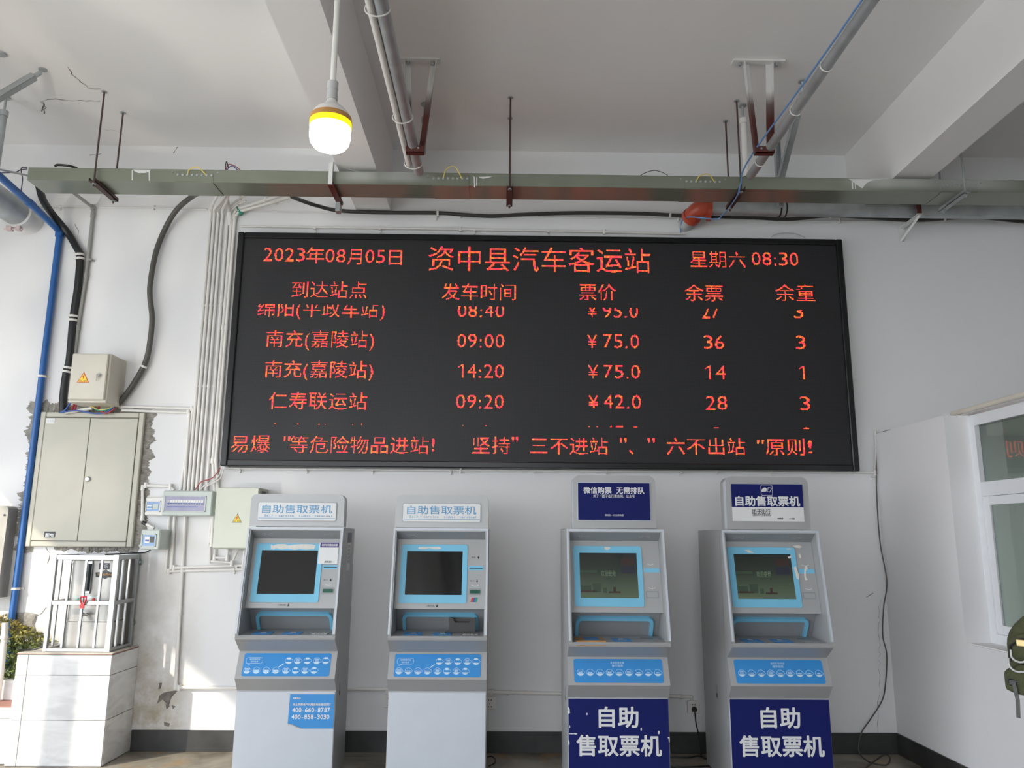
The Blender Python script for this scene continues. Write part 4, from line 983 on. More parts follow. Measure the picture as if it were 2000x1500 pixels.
single('ceiling_hook', 'small round ceiling anchor at the upper left edge', 'anchor', MB().lathe([(.03, -.012), (.03, 0)], (atz(3, 104, ZC).x, atz(3, 104, ZC).y, ZC-.001), 14), GALV)

# right galvanised pipe along the wall + red elbow
yp = -.22; pc = aty(1700, 411, yp); zp = pc.z; xA = aty(1384, 408, yp).x; rp = .056
GP_ = thing('galvanised_pipe', 'large galvanised pipe running along the wall above the board to the right', 'pipe', (xA, yp, zp))
MB().tube([(xA-.02, yp, zp), (7.5, yp, zp)], rp, 24).build('pipe_shaft', GALV, GP_, True)
q0 = Vector((xA, yp, zp)); q1 = aty(1364, 409, yp+.01); q2 = aty(1350, 424, -.13); q3 = aty(1343, 436, -.05)
arc = bez([q0+Vector((.02, 0, 0)), q0, q1, q2, q3], 6); i2 = 18
MB().tube(arc[6:i2+1], .066, 20).build('red_elbow', REDEL, GP_, True, label='red painted elbow coupling')
mb = MB().lathe([(.066, -.02), (.078, -.018), (.078, .018), (.066, .02)], (xA-.005, yp, zp), 24, 'x'); mb.box((xA-.02, yp-.018, zp-.1), (xA+.012, yp+.018, zp-.07)); mb.box((xA-.02, yp-.018, zp+.07), (xA+.012, yp+.018, zp+.095)); mb.build('coupling_ring', REDEL, GP_, True)
dd_ = (arc[i2]-arc[i2-1]).normalized(); MB().tube([arc[i2]-dd_*.018, arc[i2]+dd_*.018], .076, 20).build('coupling_ring', REDEL, GP_, True)
MB().tube(arc[i2:]+[Vector((q3.x-.02, -.001, q3.z-.0))], .054, 20).build('lower_bend', PVCG, GP_, True, label='grey painted bend turning into the wall')
xb = aty(1527, 410, yp).x
mb = MB()
for dx in (-.022, .022): mb.lathe([(rp+.002, -.005), (rp+.009, -.004), (rp+.009, .004), (rp+.002, .005)], (xb+dx, yp, zp), 24, 'x')
mb.build('clamp_band', BLACKP, GP_, True)
MB().lathe([(rp+.001, -.016), (rp+.005, -.015), (rp+.005, .015), (rp+.001, .016)], (xb, yp, zp), 24, 'x').build('clamp_liner', GALV, GP_, True)
MB().tube([(xb, yp, zp+rp), (xb, yp, ZC-.003)], .008, 8).build('suspension_rod', GALV, GP_, True)
# triangular wall bracket for the pipe
xk = aty(1795, 410, -.3).x
WK = thing('wall_bracket', 'triangular steel wall bracket carrying the large galvanised pipe', 'bracket', (xk, -.1, zp-.12))
mb = MB(); mb.box((xk-.02, -.32, zp-.065), (xk+.02, 0, zp-.060)); mb.box((xk-.02, -.008, zp-.17), (xk+.02, -.001, zp-.06)); mb.build('arm', OVERS, WK, True)
MB().tube([(xk, -.30, zp-.07), (xk-.01, -.01, zp-.17)], .012, 4).build('brace', OVERS, WK, True)
mb = MB(); mb.box((xk-.0, -.33, zp-.065), (xk+.004, -.27, zp+.11)); mb.box((xk-.03, -.33, zp-.065), (xk, -.326, zp+.11)); mb.build('pipe_stop', OXIDE, WK, True)
# left duct
LD = thing('galvanised_pipe', 'fat galvanised pipe coming in at the far left, ending at a pink painted coupling', 'pipe', (-3.75, -.4, 3.9))
pa = aty(58, 425, -.12); rr_ = .105
dax = Vector((pa.x-.06, -.16, pa.z+.01)); 
MB().tube([(dax.x, -6, dax.z), (dax.x, -.17, dax.z)], rr_, 28).build('pipe_shaft', GALV, LD, True)
PINKOX = mat('overpainted_coupling', (.62, .50, .49), .6, var=.2, scale=20)
mb = MB().lathe([(rr_, -.02), (rr_+.018, -.018), (rr_+.018, .018), (rr_, .02)], (dax.x, -.19, dax.z), 28, 'y'); mb.build('coupling_ring', OVERS, LD, True)
mb = MB().box((dax.x-.06, -.21, dax.z-rr_-.045), (dax.x-.015, -.17, dax.z-rr_-.005), .004); mb.box((dax.x+.015, -.21, dax.z-rr_-.045), (dax.x+.05, -.17, dax.z-rr_-.005), .004); mb.tube([(dax.x-.08, -.19, dax.z-rr_-.03), (dax.x+.06, -.19, dax.z-rr_-.03)], .007, 8); mb.build('coupling_bolt', PINKOX, LD, True)
MB().tube([(dax.x, -.18, dax.z), (dax.x, 0.0, dax.z)], rr_*.96, 28).build('wall_stub', OVERS, LD, True)
# blue pipe
b0 = aty(-30, 318, -1.0); b1 = aty(60, 398, -.42); b2 = aty(117, 452, -.035)
x3 = b2.x
BP_ = thing('blue_water_pipe', 'bright blue plastic water pipe bending down the wall at the far left', 'pipe', (x3, -.035, 0))
bb = aty(-18, 1300, -.035)
MB().tube([b0, b1, b2], .026, 16).build('upper_run', BLUEP, BP_, True)
MB().tube([b2, Vector((x3, -.035, b2.z-.06)), Vector((x3, -.035, .56))], .024, 16).build('down_run', BLUEP, BP_, True)
MB().lathe([(.031, -.035), (.034, 0), (.031, .035)], (b2.x, b2.y, b2.z-.01), 16).build('elbow', BLUEP, BP_, True)
d = (b2-b0).normalized(); MB().tube([b1-d*.03, b1+d*.03], .030, 16).build('joint_sleeve', BLUEP, BP_, True)
def clip(parent, p, r, m=PVC, ax='z', nm='pipe_clip'):
    mb = MB().lathe([(r, -.009), (r+.005, -.008), (r+.005, .008), (r, .009)], p, 14, ax)
    e = (p[0]+(r+.02 if ax == 'z' else .006), -.001, p[2]+(.008 if ax == 'z' else r+.018)); s = (p[0]+(0 if ax == 'z' else -.006), -.012, p[2]+(-.008 if ax == 'z' else 0))
    mb.box(s, e); return mb.build(nm, m, parent, True)
for py in (735, 1150):
    p = aty(66, py, -.035); clip(BP_, (x3, -.035, p.z), .025)
# grey wire hanging from tray end to blue pipe + cables going left
single('loose_wire', 'thin dark wire dropping from the trunking end to the blue pipe', 'wire', MB().tube(bez([aty(p[0], p[1], -.7) for p in ((53,327),(42,328),(42,340),(44,350),(41,374))]), .004, 6), mat('dark_violet_wire', (.05, .045, .09), .5))
single('steel_cable', 'pale steel suspension cable leaving the trunking end to the left', 'cable', MB().tube([aty(54, 343, -.7), aty(-40, 322, -.9)], .008, 8), GALV)
single('loose_wire', 'dark wire running left from the trunking end along the ceiling edge', 'wire', MB().tube(bez([aty(p[0], p[1], -.72) for p in ((53,330),(40,332),(25,337),(-30,338))]), .004, 6), mat('dark_violet_wire', (.05, .045, .09), .5))

# ================================================================== WALL CABLES AND CONDUITS
def wallpath(pts, y, n=8, curve=True):
    q = [aty(p[0], p[1], p[2] if len(p) > 2 else y) for p in pts]
    return bez(q, n) if curve else q
def cable(label, pts, y, r, m, clips=(), name='black_cable', cat='cable'):
    pa_ = wallpath(pts, y); C = thing(name, label, cat, pa_[-1])
    MB().tube(pa_, r, 12).build('sheath', m, C, True)
    for c in clips:
        p = aty(c[0], c[1], y); d = min(range(1, len(pa_)-1), key=lambda i: (pa_[i]-p).length); t = (pa_[d+1]-pa_[d-1]).normalized()
        for k in ((-.016, .016) if len(c) > 2 else (0,)):
            MB().tube([pa_[d]+t*(k-.008), pa_[d]+t*(k+.008)], r+.007, 14).build('cable_clip', PVC, C, True)
    return C
cable('thick black cable snaking from the trunking end down to the big cabinet', [(76,362,-.5),(84,390,-.32),(100,415,-.16),(130,452),(150,485),(156,502),(152,560),(143,622),(136,700),(130,726),(124,770),(123,806)], -.04, .027, BLACKC, ((155,502,2),(142,625,2),(129,724,2)))
cable('dark grey cable looping from the trunking to below the small cream box', [(393,375,-.4),(375,384,-.25),(345,410,-.12),(322,448),(304,495),(294,550),(293,580),(297,620),(294,660),(285,705),(262,748),(240,778),(226,794)], -.045, .0205, GREYC, ((284,716),))
cable('grey and black cable sagging along the wall between trunking and board', [(570,384,-.5),(590,392,-.3),(620,402,-.12),(660,411,-.05),(740,415),(855,416),(900,419),(960,422),(1020,419),(1120,416),(1250,417),(1330,421),(1450,424),(1540,428),(1620,421),(1700,425),(1790,430),(1900,424),(2010,434),(2100,440)], -.035, .0155, mat('charcoal_cable', (.035, .033, .03), .5), ((855,416),(1310,420),(1625,423),(1850,425)))

def conduit(label, pts, y=-.018, r=.0115, clips=(), curve=False, m=PVC, group=None, elbows=True, name='wall_conduit'):
    q = wallpath(pts, y, 6, curve)
    C = thing(name, label, 'conduit', q[-1], 0, group)
    MB().tube(q, r, 10).build('tube', m, C, True)
    if not curve:
        for p in q[1:-1]: MB().tube([p+(Vector((0, 0, .02))), p, p+Vector((0, 0, -.02))], r*1.3, 10).build('elbow', m, C, True)
    for c in clips:
        p = aty(c[0], c[1], y)
        d = min(range(len(q)-1), key=lambda i: ((q[i]+q[i+1])/2-p).length); t = (q[d+1]-q[d]).normalized()
        mb = MB().tube([p-t*.008, p+t*.008], r+.004, 10)
        if abs(t.x) > abs(t.z): mb.box((p.x-.006, -.01, p.z-r-.022), (p.x+.006, -.001, p.z)); mb.lathe([(.006, -.004), (.006, 0)], (p.x, -.01, p.z-r-.016), 6, 'y')
        else: mb.box((p.x, -.01, p.z-.006), (p.x+r+.014, -.001, p.z+.006))
        mb.build('pipe_clip', m, C, True)
    return C
VERT = 'upright white conduits between cabinet and board'
def drift(x0, y0, y1): return x0-(y1-y0)*(.0815-(x0-411)*.00008)    # px drift of a vertical here
names5 = ['leftmost', 'second from left', 'middle', 'fourth from left', 'rightmost']
tops = [((427,378,-.42),(420,390,-.3),(413,405,-.1)), ((443,378,-.42),(432,392,-.3),(419,408,-.1)), ((447,378,-.4),(440,390,-.25),(427,408,-.08)), ((447,374,-.42),(443,392,-.28),(435,410,-.08)), ((443,375,-.42),(445,392,-.2),(447,410,-.07))]
for k, x0 in enumerate((411, 418, 426, 434, 445)):
    pts = list(tops[k])+[(x0, 426)]+[(drift(x0, 426, y), y) for y in (520, 650, 800, 959)]
    conduit(f'{names5[k]} of the five long upright white conduits entering the wide breaker box', pts, curve=True, clips=[(drift(x0, 426, y), y) for y in (597, 754)], group=VERT)
for k, (x0, lab) in enumerate(((453, 'left one of the two white conduits with green ties hugging the board edge'), (459, 'right one of the two white conduits with green ties hugging the board edge'))):
    tp2 = [(558, 378, -.35), (520, 391, -.16), (463, 408, -.04)] if k == 0 else [(585, 379, -.35), (540, 393, -.18), (468, 413, -.04)]
    C = conduit(lab, tp2+[(x0, 424)]+[(drift(x0, 424, y), y) for y in (640, 900)]+[((419, 958) if k == 0 else (426, 958)), ((413, 1068) if k == 0 else (420, 1000))], r=.013, curve=False, y=-.02)
    MB().tube([aty(464+k*4, 405+k*8, -.04), aty(468+k*4, 411+k*7, -.04)], .020, 8).build('green_tie', CGRN, C, True)
for k, q in enumerate((((489,378,-.3),(470,386,-.2),(447,404,-.05),(447,440)), ((480,392,-.2),(466,398,-.12),(450,412,-.05),(449,450)))):
    conduit(('upper' if k == 0 else 'lower')+' thin white conduit slanting behind the conduit bundle to the trunking', q, r=.008, curve=False)
conduit('grey conduit kinked below the trunking, running down to the small cream box', [(138,372,-.4),(181,405,-.03),(181,420),(168,540),(152,640),(146,690)], r=.013, m=mat('grey_conduit', (.33,.33,.31), .45), clips=((176,508),), y=-.022)
conduit('thin horizontal conduit on the wall left of the board', [(72,403),(300,406),(405,409)], r=.007, clips=((118,404),(343,407)), y=-.008, m=OVERS)
conduit('thin horizontal trim conduit above the board', [(470,411),(900,421),(1325,428),(1640,432),(1800,433)], r=.006, clips=((852,424),), y=-.008, m=OVERS)
conduit('white conduit lying just above the top of the board', [(470,442),(900,448),(1180,453),(1337,457)], r=.009, clips=((615,446),(742,447),(927,449),(1070,452)), y=-.03)
conduit('white conduit along the underside of the board, rising beside the right wall', [(440,915),(900,919),(1400,921),(1709,923.5),(1710,845),(1716,845)], r=.007, clips=((467,916),(598,917),(727,918),(880,919),(1044,920),(1184,921),(1330,922),(1509,922),(1661,923)), y=-.03)
conduit('upper of two white conduits leaving the top of the big cabinet', [(232,794),(375,798),(377,803),(352,958)], r=.011)
conduit('lower of two white conduits leaving the top of the big cabinet', [(238,801),(368,806),(370,812),(360,958)], r=.011, y=-.024)
conduit('white conduit hooking from the wide breaker box round to the lower small breaker box', [(340,958),(333,950),(285,948),(279,953),(278,1012),(281,1020)], r=.011, y=-.02)
single('conduit_coupler', 'white conduit stub with black tape above the lower breaker box', 'conduit', MB().tube([aty(286,1024,-.05), aty(301,1032,-.06)], .012, 10), PVC)
single('taped_joint', 'black taped joint between white conduits above the lower breaker box', 'conduit', MB().tube([aty(279,1020,-.04), aty(286,1024,-.05)], .0135, 10), BLACKC)
single('black_wire', 'short black wire from under the lower breaker box towards the cage', 'wire', MB().tube(bez([aty(294,1074,-.05), aty(283,1079,-.04), aty(265,1080,-.02), aty(245,1081,-.05), aty(205,1083,-.1)]), .005, 8), BLACKC)
conduit('outer of two white conduits dropping from the breaker box and turning right', [(331,1008),(324,1113),(330,1116),(475,1112)], r=.0105, clips=((457,1112.5),))
conduit('inner of two white conduits dropping from the breaker box and turning right', [(341,1008),(335,1107),(340,1109),(478,1104)], r=.0105, clips=((462,1106),), y=-.022)
conduit('long white conduit dropping from the breaker box then running low to the sockets', [(362,1008),(343,1340),(350,1343),(758,1346),(775,1347),(960,1352),(1200,1357),(1352,1361)], r=.0125, clips=((349,1200),(757,1346),(991,1353),(1330,1360)), y=-.02)
conduit('short white conduit beside the pale green cabinet', [(413,1010),(410,1040),(409,1100)], r=.011, clips=((410,1046),(408,1062)))
conduit('tangled white conduit stub under the pale green cabinet, left piece', [(420,1072),(419,1089),(444,1090),(446,1072)], r=.011, y=-.022)
conduit('tangled white conduit stub under the pale green cabinet, right piece', [(465,1072),(453,1100),(412,1096)], r=.010, y=-.04)
conduit('white conduit on the wall under the pale green cabinet beside the kiosk', [(478,1074),(474,1110)], r=.010, y=-.05)
for k, (q, m_, cn) in enumerate((([(430,913),(422,926),(412,935),(392,942),(381,957)], CRED, 'dark red'), ([(434,914),(425,932),(408,944),(397,950),(390,958)], PVC, 'left white'), ([(438,914),(430,934),(415,944),(404,950),(400,958)], PVC, 'right white'))):
    single('thin_wire', f'{cn} thin wire from the board corner into the wide breaker box', 'wire', MB().tube(wallpath(q, -.07), .004, 6), m_)

# ================================================================== ELECTRICAL BOXES
def triangle(parent, c, s, y, border):
    cx, cz = c; h = s*.9
    MB().prism([(cx-s*.5, cz-h*.45), (cx+s*.5, cz-h*.45), (cx, cz+h*.55)], y, y-.001, XZ).build('warning_triangle', border, parent, True)
    MB().prism([(cx-s*.41, cz-h*.39), (cx+s*.41, cz-h*.39), (cx, cz+h*.43)], y-.001, y-.0015, XZ).build('warning_field', YELLOW, parent, True)
    b = [(.02, .30), (-.10, .02), (-.01, .04), (-.05, -.16), (.10, .12), (.01, .10), (.07, .28)]
    MB().prism([(cx+u*s, cz+v*s) for u, v in b], y-.0015, y-.002, XZ).build('lightning_bolt', REDP, parent, True)
    t = MB(); text(t, '有电 危险', (cx, cz-h*.30), s*.16, lambda u, v, d: Vector((u, y-.0021, v)), s*.62); t.build('warning_text', BLACKP, parent, True)
# small cream box
bx0 = aty(133, 700, -.25); BXL, BXR = aty(137, 689, -.25).x, aty(208, 690, -.25).x
BXL, BXR = -3.185, -2.905; BZ0, BZ1 = 2.452, 2.822; BD = -.27
bxo = thing('electrical_box', 'small cream electrical box with a yellow warning triangle and lock', 'electrical box', ((BXL+BXR)/2, 0, BZ0))
MB().box((BXL, BD+.02, BZ0), (BXR, -.001, BZ1), .006).build('body', CREAM, bxo, True)
dd = MB().box((BXL+.004, BD, BZ0+.02), (BXR-.012, BD+.022, BZ1-.004), .006).build('door', CREAM, bxo, True)
MB().box((BXL, BD+.012, BZ0), (BXR, BD+.024, BZ0+.016), .004).build('door_lip', CREAM, bxo, True)
lk = MB().lathe([(.017, 0), (.017, -.008), (.012, -.014)], (BXR-.065, BD, 2.652), 18, 'y'); lk.build('lock', CHROME, dd, True)
MB().box((BXR-.075, BD-.016, 2.61), (BXR-.069, BD-.014, 2.65)).build('key', CHROME, dd, True)
triangle(dd, (aty(163, 738, BD).x, aty(163, 738, BD).z), .088, BD-.0005, REDP)
# big flush cabinet
cab = thing('distribution_cabinet', 'large warm grey two-door distribution cabinet set into broken plaster', 'cabinet', ((CX0+CX1)/2, 0, CZ0))
mb = MB(); y = -.035; fw = .042
for a, b in (((CX0, y, CZ0), (CX0+fw, 0.0, CZ1)), ((CX1-fw, y, CZ0), (CX1, 0.0, CZ1)), ((CX0+fw, y, CZ0), (CX1-fw, 0.0, CZ0+fw)), ((CX0+fw, y, CZ1-fw), (CX1-fw, 0.0, CZ1))): mb.box(a, b, .006)
mb.build('cabinet_frame', CABG, cab, True)
MB().box((CX0+fw-.01, -.012, CZ0+fw-.01), (CX1-fw+.01, -.002, CZ1-fw+.01)).build('cabinet_back', BLACKP, cab, True)
xm = (CX0+CX1)/2-.01
dl = MB().box((CX0+fw+.003, -.037, CZ0+fw+.004), (xm-.002, -.014, CZ1-fw-.004), .002).build('door', CABG, cab, True)
dr_ = MB().box((xm+.002, -.037, CZ0+fw+.004), (CX1-fw-.003, -.014, CZ1-fw-.004), .002).build('door', CABG, cab, True)
lc = aty(169, 936, -.04); mb = MB().lathe([(.02, 0), (.02, -.008), (.013, -.016)], (lc.x+.01, -.037, lc.z), 18, 'y').build('door_lock', CHROME, dr_, True)
p0, p1 = aty(91, 817, -.038), aty(106, 827, -.038); st = MB().box((p0.x, -.0385, p1.z), (p1.x, -.0372, p0.z)).build('paper_tag', WHITEP, dl, True)
t = MB(); text(t, '配电箱', ((p0.x+p1.x)/2, (p0.z+p1.z)/2), .02, lambda u, v, d: Vector((u, -.0387, v)), .045); t.build('tag_text', PVCG, dl, True)
p0, p1 = aty(87, 1038, -.038), aty(107, 1050, -.038); MB().box((p0.x, -.0385, p1.z), (p1.x, -.0372, p0.z)).build('name_plate', BLACKP, dl, True)
t = MB(); text(t, '配电', ((p0.x+p1.x)/2, (p0.z+p1.z)/2-.004), .03, lambda u, v, d: Vector((u, -.0388, v)), .06, .03); t.build('plate_text', WHITEP, dl, True)
# coloured wires between box and cable
for q, m_, cn, r in (([(122,804),(128,800),(135,790),(143,782)], CBLUE, 'blue wire rising into the left of the cream box', .006), ([(140,802),(144,792),(146,784)], CRED, 'left red wire under the cream box', .007), ([(146,801),(149,790),(150,784)], CRED, 'middle red wire under the cream box', .007), ([(192,800),(194,790),(195,784)], CRED, 'short red wire under the right of the cream box', .008),
                     ([(174,786),(180,794),(192,800),(210,799),(224,793)], CYEL, 'yellow wire looping under the cream box to the cable end', .006), ([(178,788),(184,798),(200,802),(215,798),(224,792)], CGRN, 'green wire looping under the cream box to the cable end', .006),
                     ([(118,805),(150,802),(180,807),(205,806),(224,794)], CBLUE, 'long blue wire lying along the top of the big cabinet', .0055), ([(197,803),(206,807),(216,804),(225,796)], CRED, 'red wire curving up to the dark cable end', .007)):
    single('coloured_wire', cn, 'wire', MB().tube(wallpath(q, -.075), r, 6), m_)
single('white_tube', 'loose white plastic tube resting on top of the big cabinet', 'tube', MB().tube([aty(128, 806, -.05), aty(180, 797, -.06)], .013, 10), PVC)
# wide breaker box
def breaker(nm, lab, p0, p1, dep, wp0, wp1, winm, frm=PLG):
    a, b = aty(*p0, -dep), aty(*p1, -dep); B = thing(nm, lab, 'electrical box', ((a.x+b.x)/2, 0, b.z))
    MB().box((a.x, -dep, b.z), (b.x, -.001, a.z), .008).build('body', frm, B, True)
    c, d = aty(*wp0, -dep), aty(*wp1, -dep)
    wn_ = MB(); f_ = .006
    for q in (((c.x, d.z), (c.x+f_, c.z)), ((d.x-f_, d.z), (d.x, c.z)), ((c.x, d.z), (d.x, d.z+f_)), ((c.x, c.z-f_), (d.x, c.z))): wn_.box((q[0][0], -dep-.006, q[0][1]), (q[1][0], -dep, q[1][1]))
    wo = wn_.build('window_rim', frm, B, True)
    MB().box((c.x+f_, -dep-.003, d.z+f_), (d.x-f_, -dep-.0005, c.z-f_)).build('window', winm, B, True)
    return B, c, d, dep
LILAC = mat('tinted_lilac_window', (.26, .25, .38), .15, var=.15, scale=8)
BLUEW = mat('tinted_blue_window', (.20, .34, .60), .2, var=.12, scale=8)
Bb, c, d, dp = breaker('breaker_box', 'wide pale grey breaker box with a tinted window over a row of switches', (319, 958), (412, 1008), .10, (322, 968), (401, 1000), LILAC)
W_, Hh = d.x-c.x, c.z-d.z
for k in range(14):
    x_ = c.x+.08*W_+k*.062*W_
    sw = MB().box((x_, -dp-.006, d.z+Hh*.42), (x_+.054*W_, -dp-.003, d.z+Hh*.72)).build('breaker_switch', PVCG if k in (0,) else PVC, Bb, True)
    MB().box((x_+.008*W_, -dp-.009, d.z+Hh*.45), (x_+.046*W_, -dp-.006, d.z+Hh*.56)).build('toggle', mat('switch_blue', (.06, .10, .34), .4), sw, True)
MB().box((c.x+.07*W_, -dp-.0045, d.z+Hh*.28), (c.x+.8*W_, -dp-.003, d.z+Hh*.33)).build('blue_rail', mat('switch_blue', (.06, .10, .34), .4), Bb, True)
Bs, c, d, dp = breaker('breaker_box', 'small white and blue breaker box beside the wide one', (285, 970), (318, 1007), .07, (286, 978), (313, 1000), BLUEW, PVC)
W_, Hh = d.x-c.x, c.z-d.z
MB().box((c.x+.1*W_, -dp-.0055, d.z+.25*Hh), (c.x+.45*W_, -dp-.003, d.z+.62*Hh)).build('breaker_switch', PVC, Bs, True); MB().box((c.x+.12*W_, -dp-.007, d.z+.35*Hh), (c.x+.42*W_, -dp-.005, d.z+.48*Hh)).build('toggle', SIGNB, Bs, True)
MB().box((c.x+.5*W_, -dp-.0055, d.z+.25*Hh), (c.x+.85*W_, -dp-.003, d.z+.72*Hh)).build('meter_face', PLG, Bs, True)
Bt, c, d, dp = breaker('breaker_box', 'small grey breaker box below, with two switches behind blue window', (276, 1034), (310, 1074), .20, (278, 1043), (304, 1068), BLUEW)
W_, Hh = d.x-c.x, c.z-d.z
MB().box((c.x+.22*W_, -dp-.0055, d.z+.3*Hh), (c.x+.55*W_, -dp-.003, d.z+.78*Hh)).build('breaker_switch', PVC, Bt, True); MB().box((c.x+.26*W_, -dp-.007, d.z+.42*Hh), (c.x+.52*W_, -dp-.005, d.z+.55*Hh)).build('toggle', mat('switch_blue', (.06, .10, .34), .4), Bt, True)
MB().box((c.x+.58*W_, -dp-.0055, d.z+.34*Hh), (c.x+.86*W_, -dp-.003, d.z+.8*Hh)).build('meter_face', GREYC, Bt, True)
# pale green cabinet behind kiosk 1
g0, g1 = aty(425, 952, -.22), aty(413, 1072, -.22)
gx0 = (g0.x+g1.x)/2; gx1 = aty(507, 954, -.22).x; gz0, gz1 = g1.z, g0.z
gc = thing('control_cabinet', 'pale green metal control cabinet partly behind the first kiosk', 'cabinet', ((gx0+gx1)/2, 0, gz0))
MB().box((gx0+.003, -.20, gz0), (gx1, -.001, gz1), .004).build('body', mat('olive_grey_enamel', (.45, .46, .38), .4, var=.03), gc, True)
gd = MB().box((gx0, -.222, gz0+.006), (gx1-.004, -.20, gz1-.002), .004).build('door', PALEG, gc, True)
MB().box((gx1-.002, -.16, gz1-.06), (gx1+.002, -.05, gz1-.02)).build('vent_slot', BLACKP, gc, True)
q = aty(463, 1013, -.222); triangle(gd, (q.x, q.z), .072, -.2225, mat('triangle_grey', (.2, .2, .18), .5))
# far left grey cabinet
l0 = aty(20, 990, -.2)
lc_ = thing('grey_wall_cabinet', 'worn grey metal cabinet at the far left edge beyond the blue pipe', 'cabinet', (l0.x-.3, 0, .95))
zlt, zlb = aty(10, 988, -.12).z, aty(5, 1168, -.12).z; xr_ = aty(16, 1000, -.12).x
MB().prism(rrect(xr_-.55, zlb, xr_, zlt, .03, 4, (0, 0, 1, 0)), -.12, -.001, XZ).build('body', mat('worn_grey_enamel', (.40, .38, .34), .45, var=.12, scale=8), lc_, True)
MB().lathe([(.008, 0), (.008, -.004)], (aty(9, 1006, -.12).x, -.12, aty(9, 1006, -.12).z), 10, 'y').build('screw_hole', BLACKP, lc_, True)

# ================================================================== TILED PLINTH, BOILER, CAGE
PX0, PX1, PY, PZ = -3.245, -2.607, -.40, .716
pl = thing('tiled_plinth', 'waist-high white tiled plinth under the caged boiler', 'plinth', ((PX0+PX1)/2, PY/2, 0))
def tilemat():
    m = bpy.data.materials.new('veined_white_tile'); m.use_nodes = True
    n, l = m.node_tree.nodes, m.node_tree.links; b = n['Principled BSDF']; b.inputs['Roughness'].default_value = .18
    t = n.new('ShaderNodeNewGeometry'); mp = n.new('ShaderNodeMapping'); mp.inputs['Rotation'].default_value = (0, .8, 0); mp.inputs['Scale'].default_value = (2.2, 2.2, 7); l.new(t.outputs['Position'], mp.inputs[0])
    z = n.new('ShaderNodeTexNoise'); z.inputs['Scale'].default_value = 1.6; z.inputs['Detail'].default_value = 6; z.inputs['Distortion'].default_value = 1.2; l.new(mp.outputs[0], z.inputs['Vector'])
    l.new(ramp(n, l, z.outputs['Fac'], [(.35, (.64, .64, .645)), (.5, (.72, .72, .725)), (.65, (.78, .78, .78))]), b.inputs['Base Color']); return m
TILE = tilemat(); GROUT = mat('grey_grout', (.30, .30, .30), .9, var=.1)
MB().box((PX0+.009, PY+.009, 0), (PX1-.009, -.001, PZ-.008)).build('core', GROUT, pl, True)
zj = [0.004, aty(120, 1407, PY).z, aty(150, 1319, PY).z, PZ-.012]; xj = (PX0+.001, aty(50, 1330, PY).x, PX1-.001)
gp = .0022
for k in range(3):
    for j in range(2):
        MB().box((xj[j]+gp, PY, zj[k]+gp), (xj[j+1]-gp, PY+.009, zj[k+1]-gp), .0012).build('tile', TILE, pl, True)
    MB().box((PX1-.009, PY+.010, zj[k]+gp), (PX1, -.003, zj[k+1]-gp), .0012).build('tile', TILE, pl, True)
    MB().box((PX0, PY+.010, zj[k]+gp), (PX0+.009, -.003, zj[k+1]-gp), .0012).build('tile', TILE, pl, True)
MB().box((PX0, PY, PZ-.010), (PX1, -.001, PZ-.004)).build('terracotta_edge', mat('terracotta_tile_body', (.38, .19, .155), .7, var=.1), pl, True)
MB().box((PX0+.001, PY+.001, PZ-.0045), (PX1-.001, -.002, PZ)).build('top_slab', mat('dusty_top', (.58, .55, .50), .6, var=.12, scale=12), pl, True)
# low tiled counter at the far left
lz = aty(10, 1382, PY).z
lo_ = thing('low_tiled_counter', 'low white tiled counter running out of frame at the left', 'plinth', (-3.9, PY/2, 0))
MB().box((-5.0, PY+.06, 0), (PX0-.002, -.001, lz-.004)).build('core', GROUT, lo_, True)
for a, b in ((-5.0, -4.3), (-4.3, -3.6), (-3.6, PX0-.003)):
    MB().box((a+gp, PY+.05, .005), (b-gp, PY+.06, zj[1]-gp), .001).build('tile', TILE, lo_, True)
    MB().box((a+gp, PY+.05, zj[1]+gp), (b-gp, PY+.06, lz-.010), .001).build('tile', TILE, lo_, True)
MB().box((-5.0, PY+.05, lz-.009), (PX0-.003, -.002, lz)).build('counter_edge', mat('terracotta_tile_body', (.38, .19, .155), .7), lo_, True)
MB().box((-5.0, -.16, lz), (PX0-.003, -.003, lz+.13), .003).build('back_kerb', TILE, lo_, True)
# foliage behind the counter
LEAF = bpy.data.materials.new('leafy_green'); LEAF.use_nodes = True
_n, _l = LEAF.node_tree.nodes, LEAF.node_tree.links; _o = _n.new('ShaderNodeTexNoise'); _o.inputs['Scale'].default_value = 22; _g = _n.new('ShaderNodeNewGeometry'); _l.new(_g.outputs['Position'], _o.inputs['Vector'])
_sp = _n.new('ShaderNodeSeparateXYZ'); _l.new(_g.outputs['Position'], _sp.inputs[0])
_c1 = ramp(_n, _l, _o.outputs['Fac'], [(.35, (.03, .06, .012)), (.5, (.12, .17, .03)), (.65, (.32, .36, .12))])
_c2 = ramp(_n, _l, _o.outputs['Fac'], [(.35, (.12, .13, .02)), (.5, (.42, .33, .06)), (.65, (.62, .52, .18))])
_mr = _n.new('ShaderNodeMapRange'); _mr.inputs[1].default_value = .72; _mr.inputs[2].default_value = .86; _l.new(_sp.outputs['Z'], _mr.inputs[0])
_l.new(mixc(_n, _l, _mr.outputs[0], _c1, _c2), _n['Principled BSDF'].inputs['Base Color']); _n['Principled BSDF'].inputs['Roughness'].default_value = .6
mb = MB(); rnd = random.Random(3)
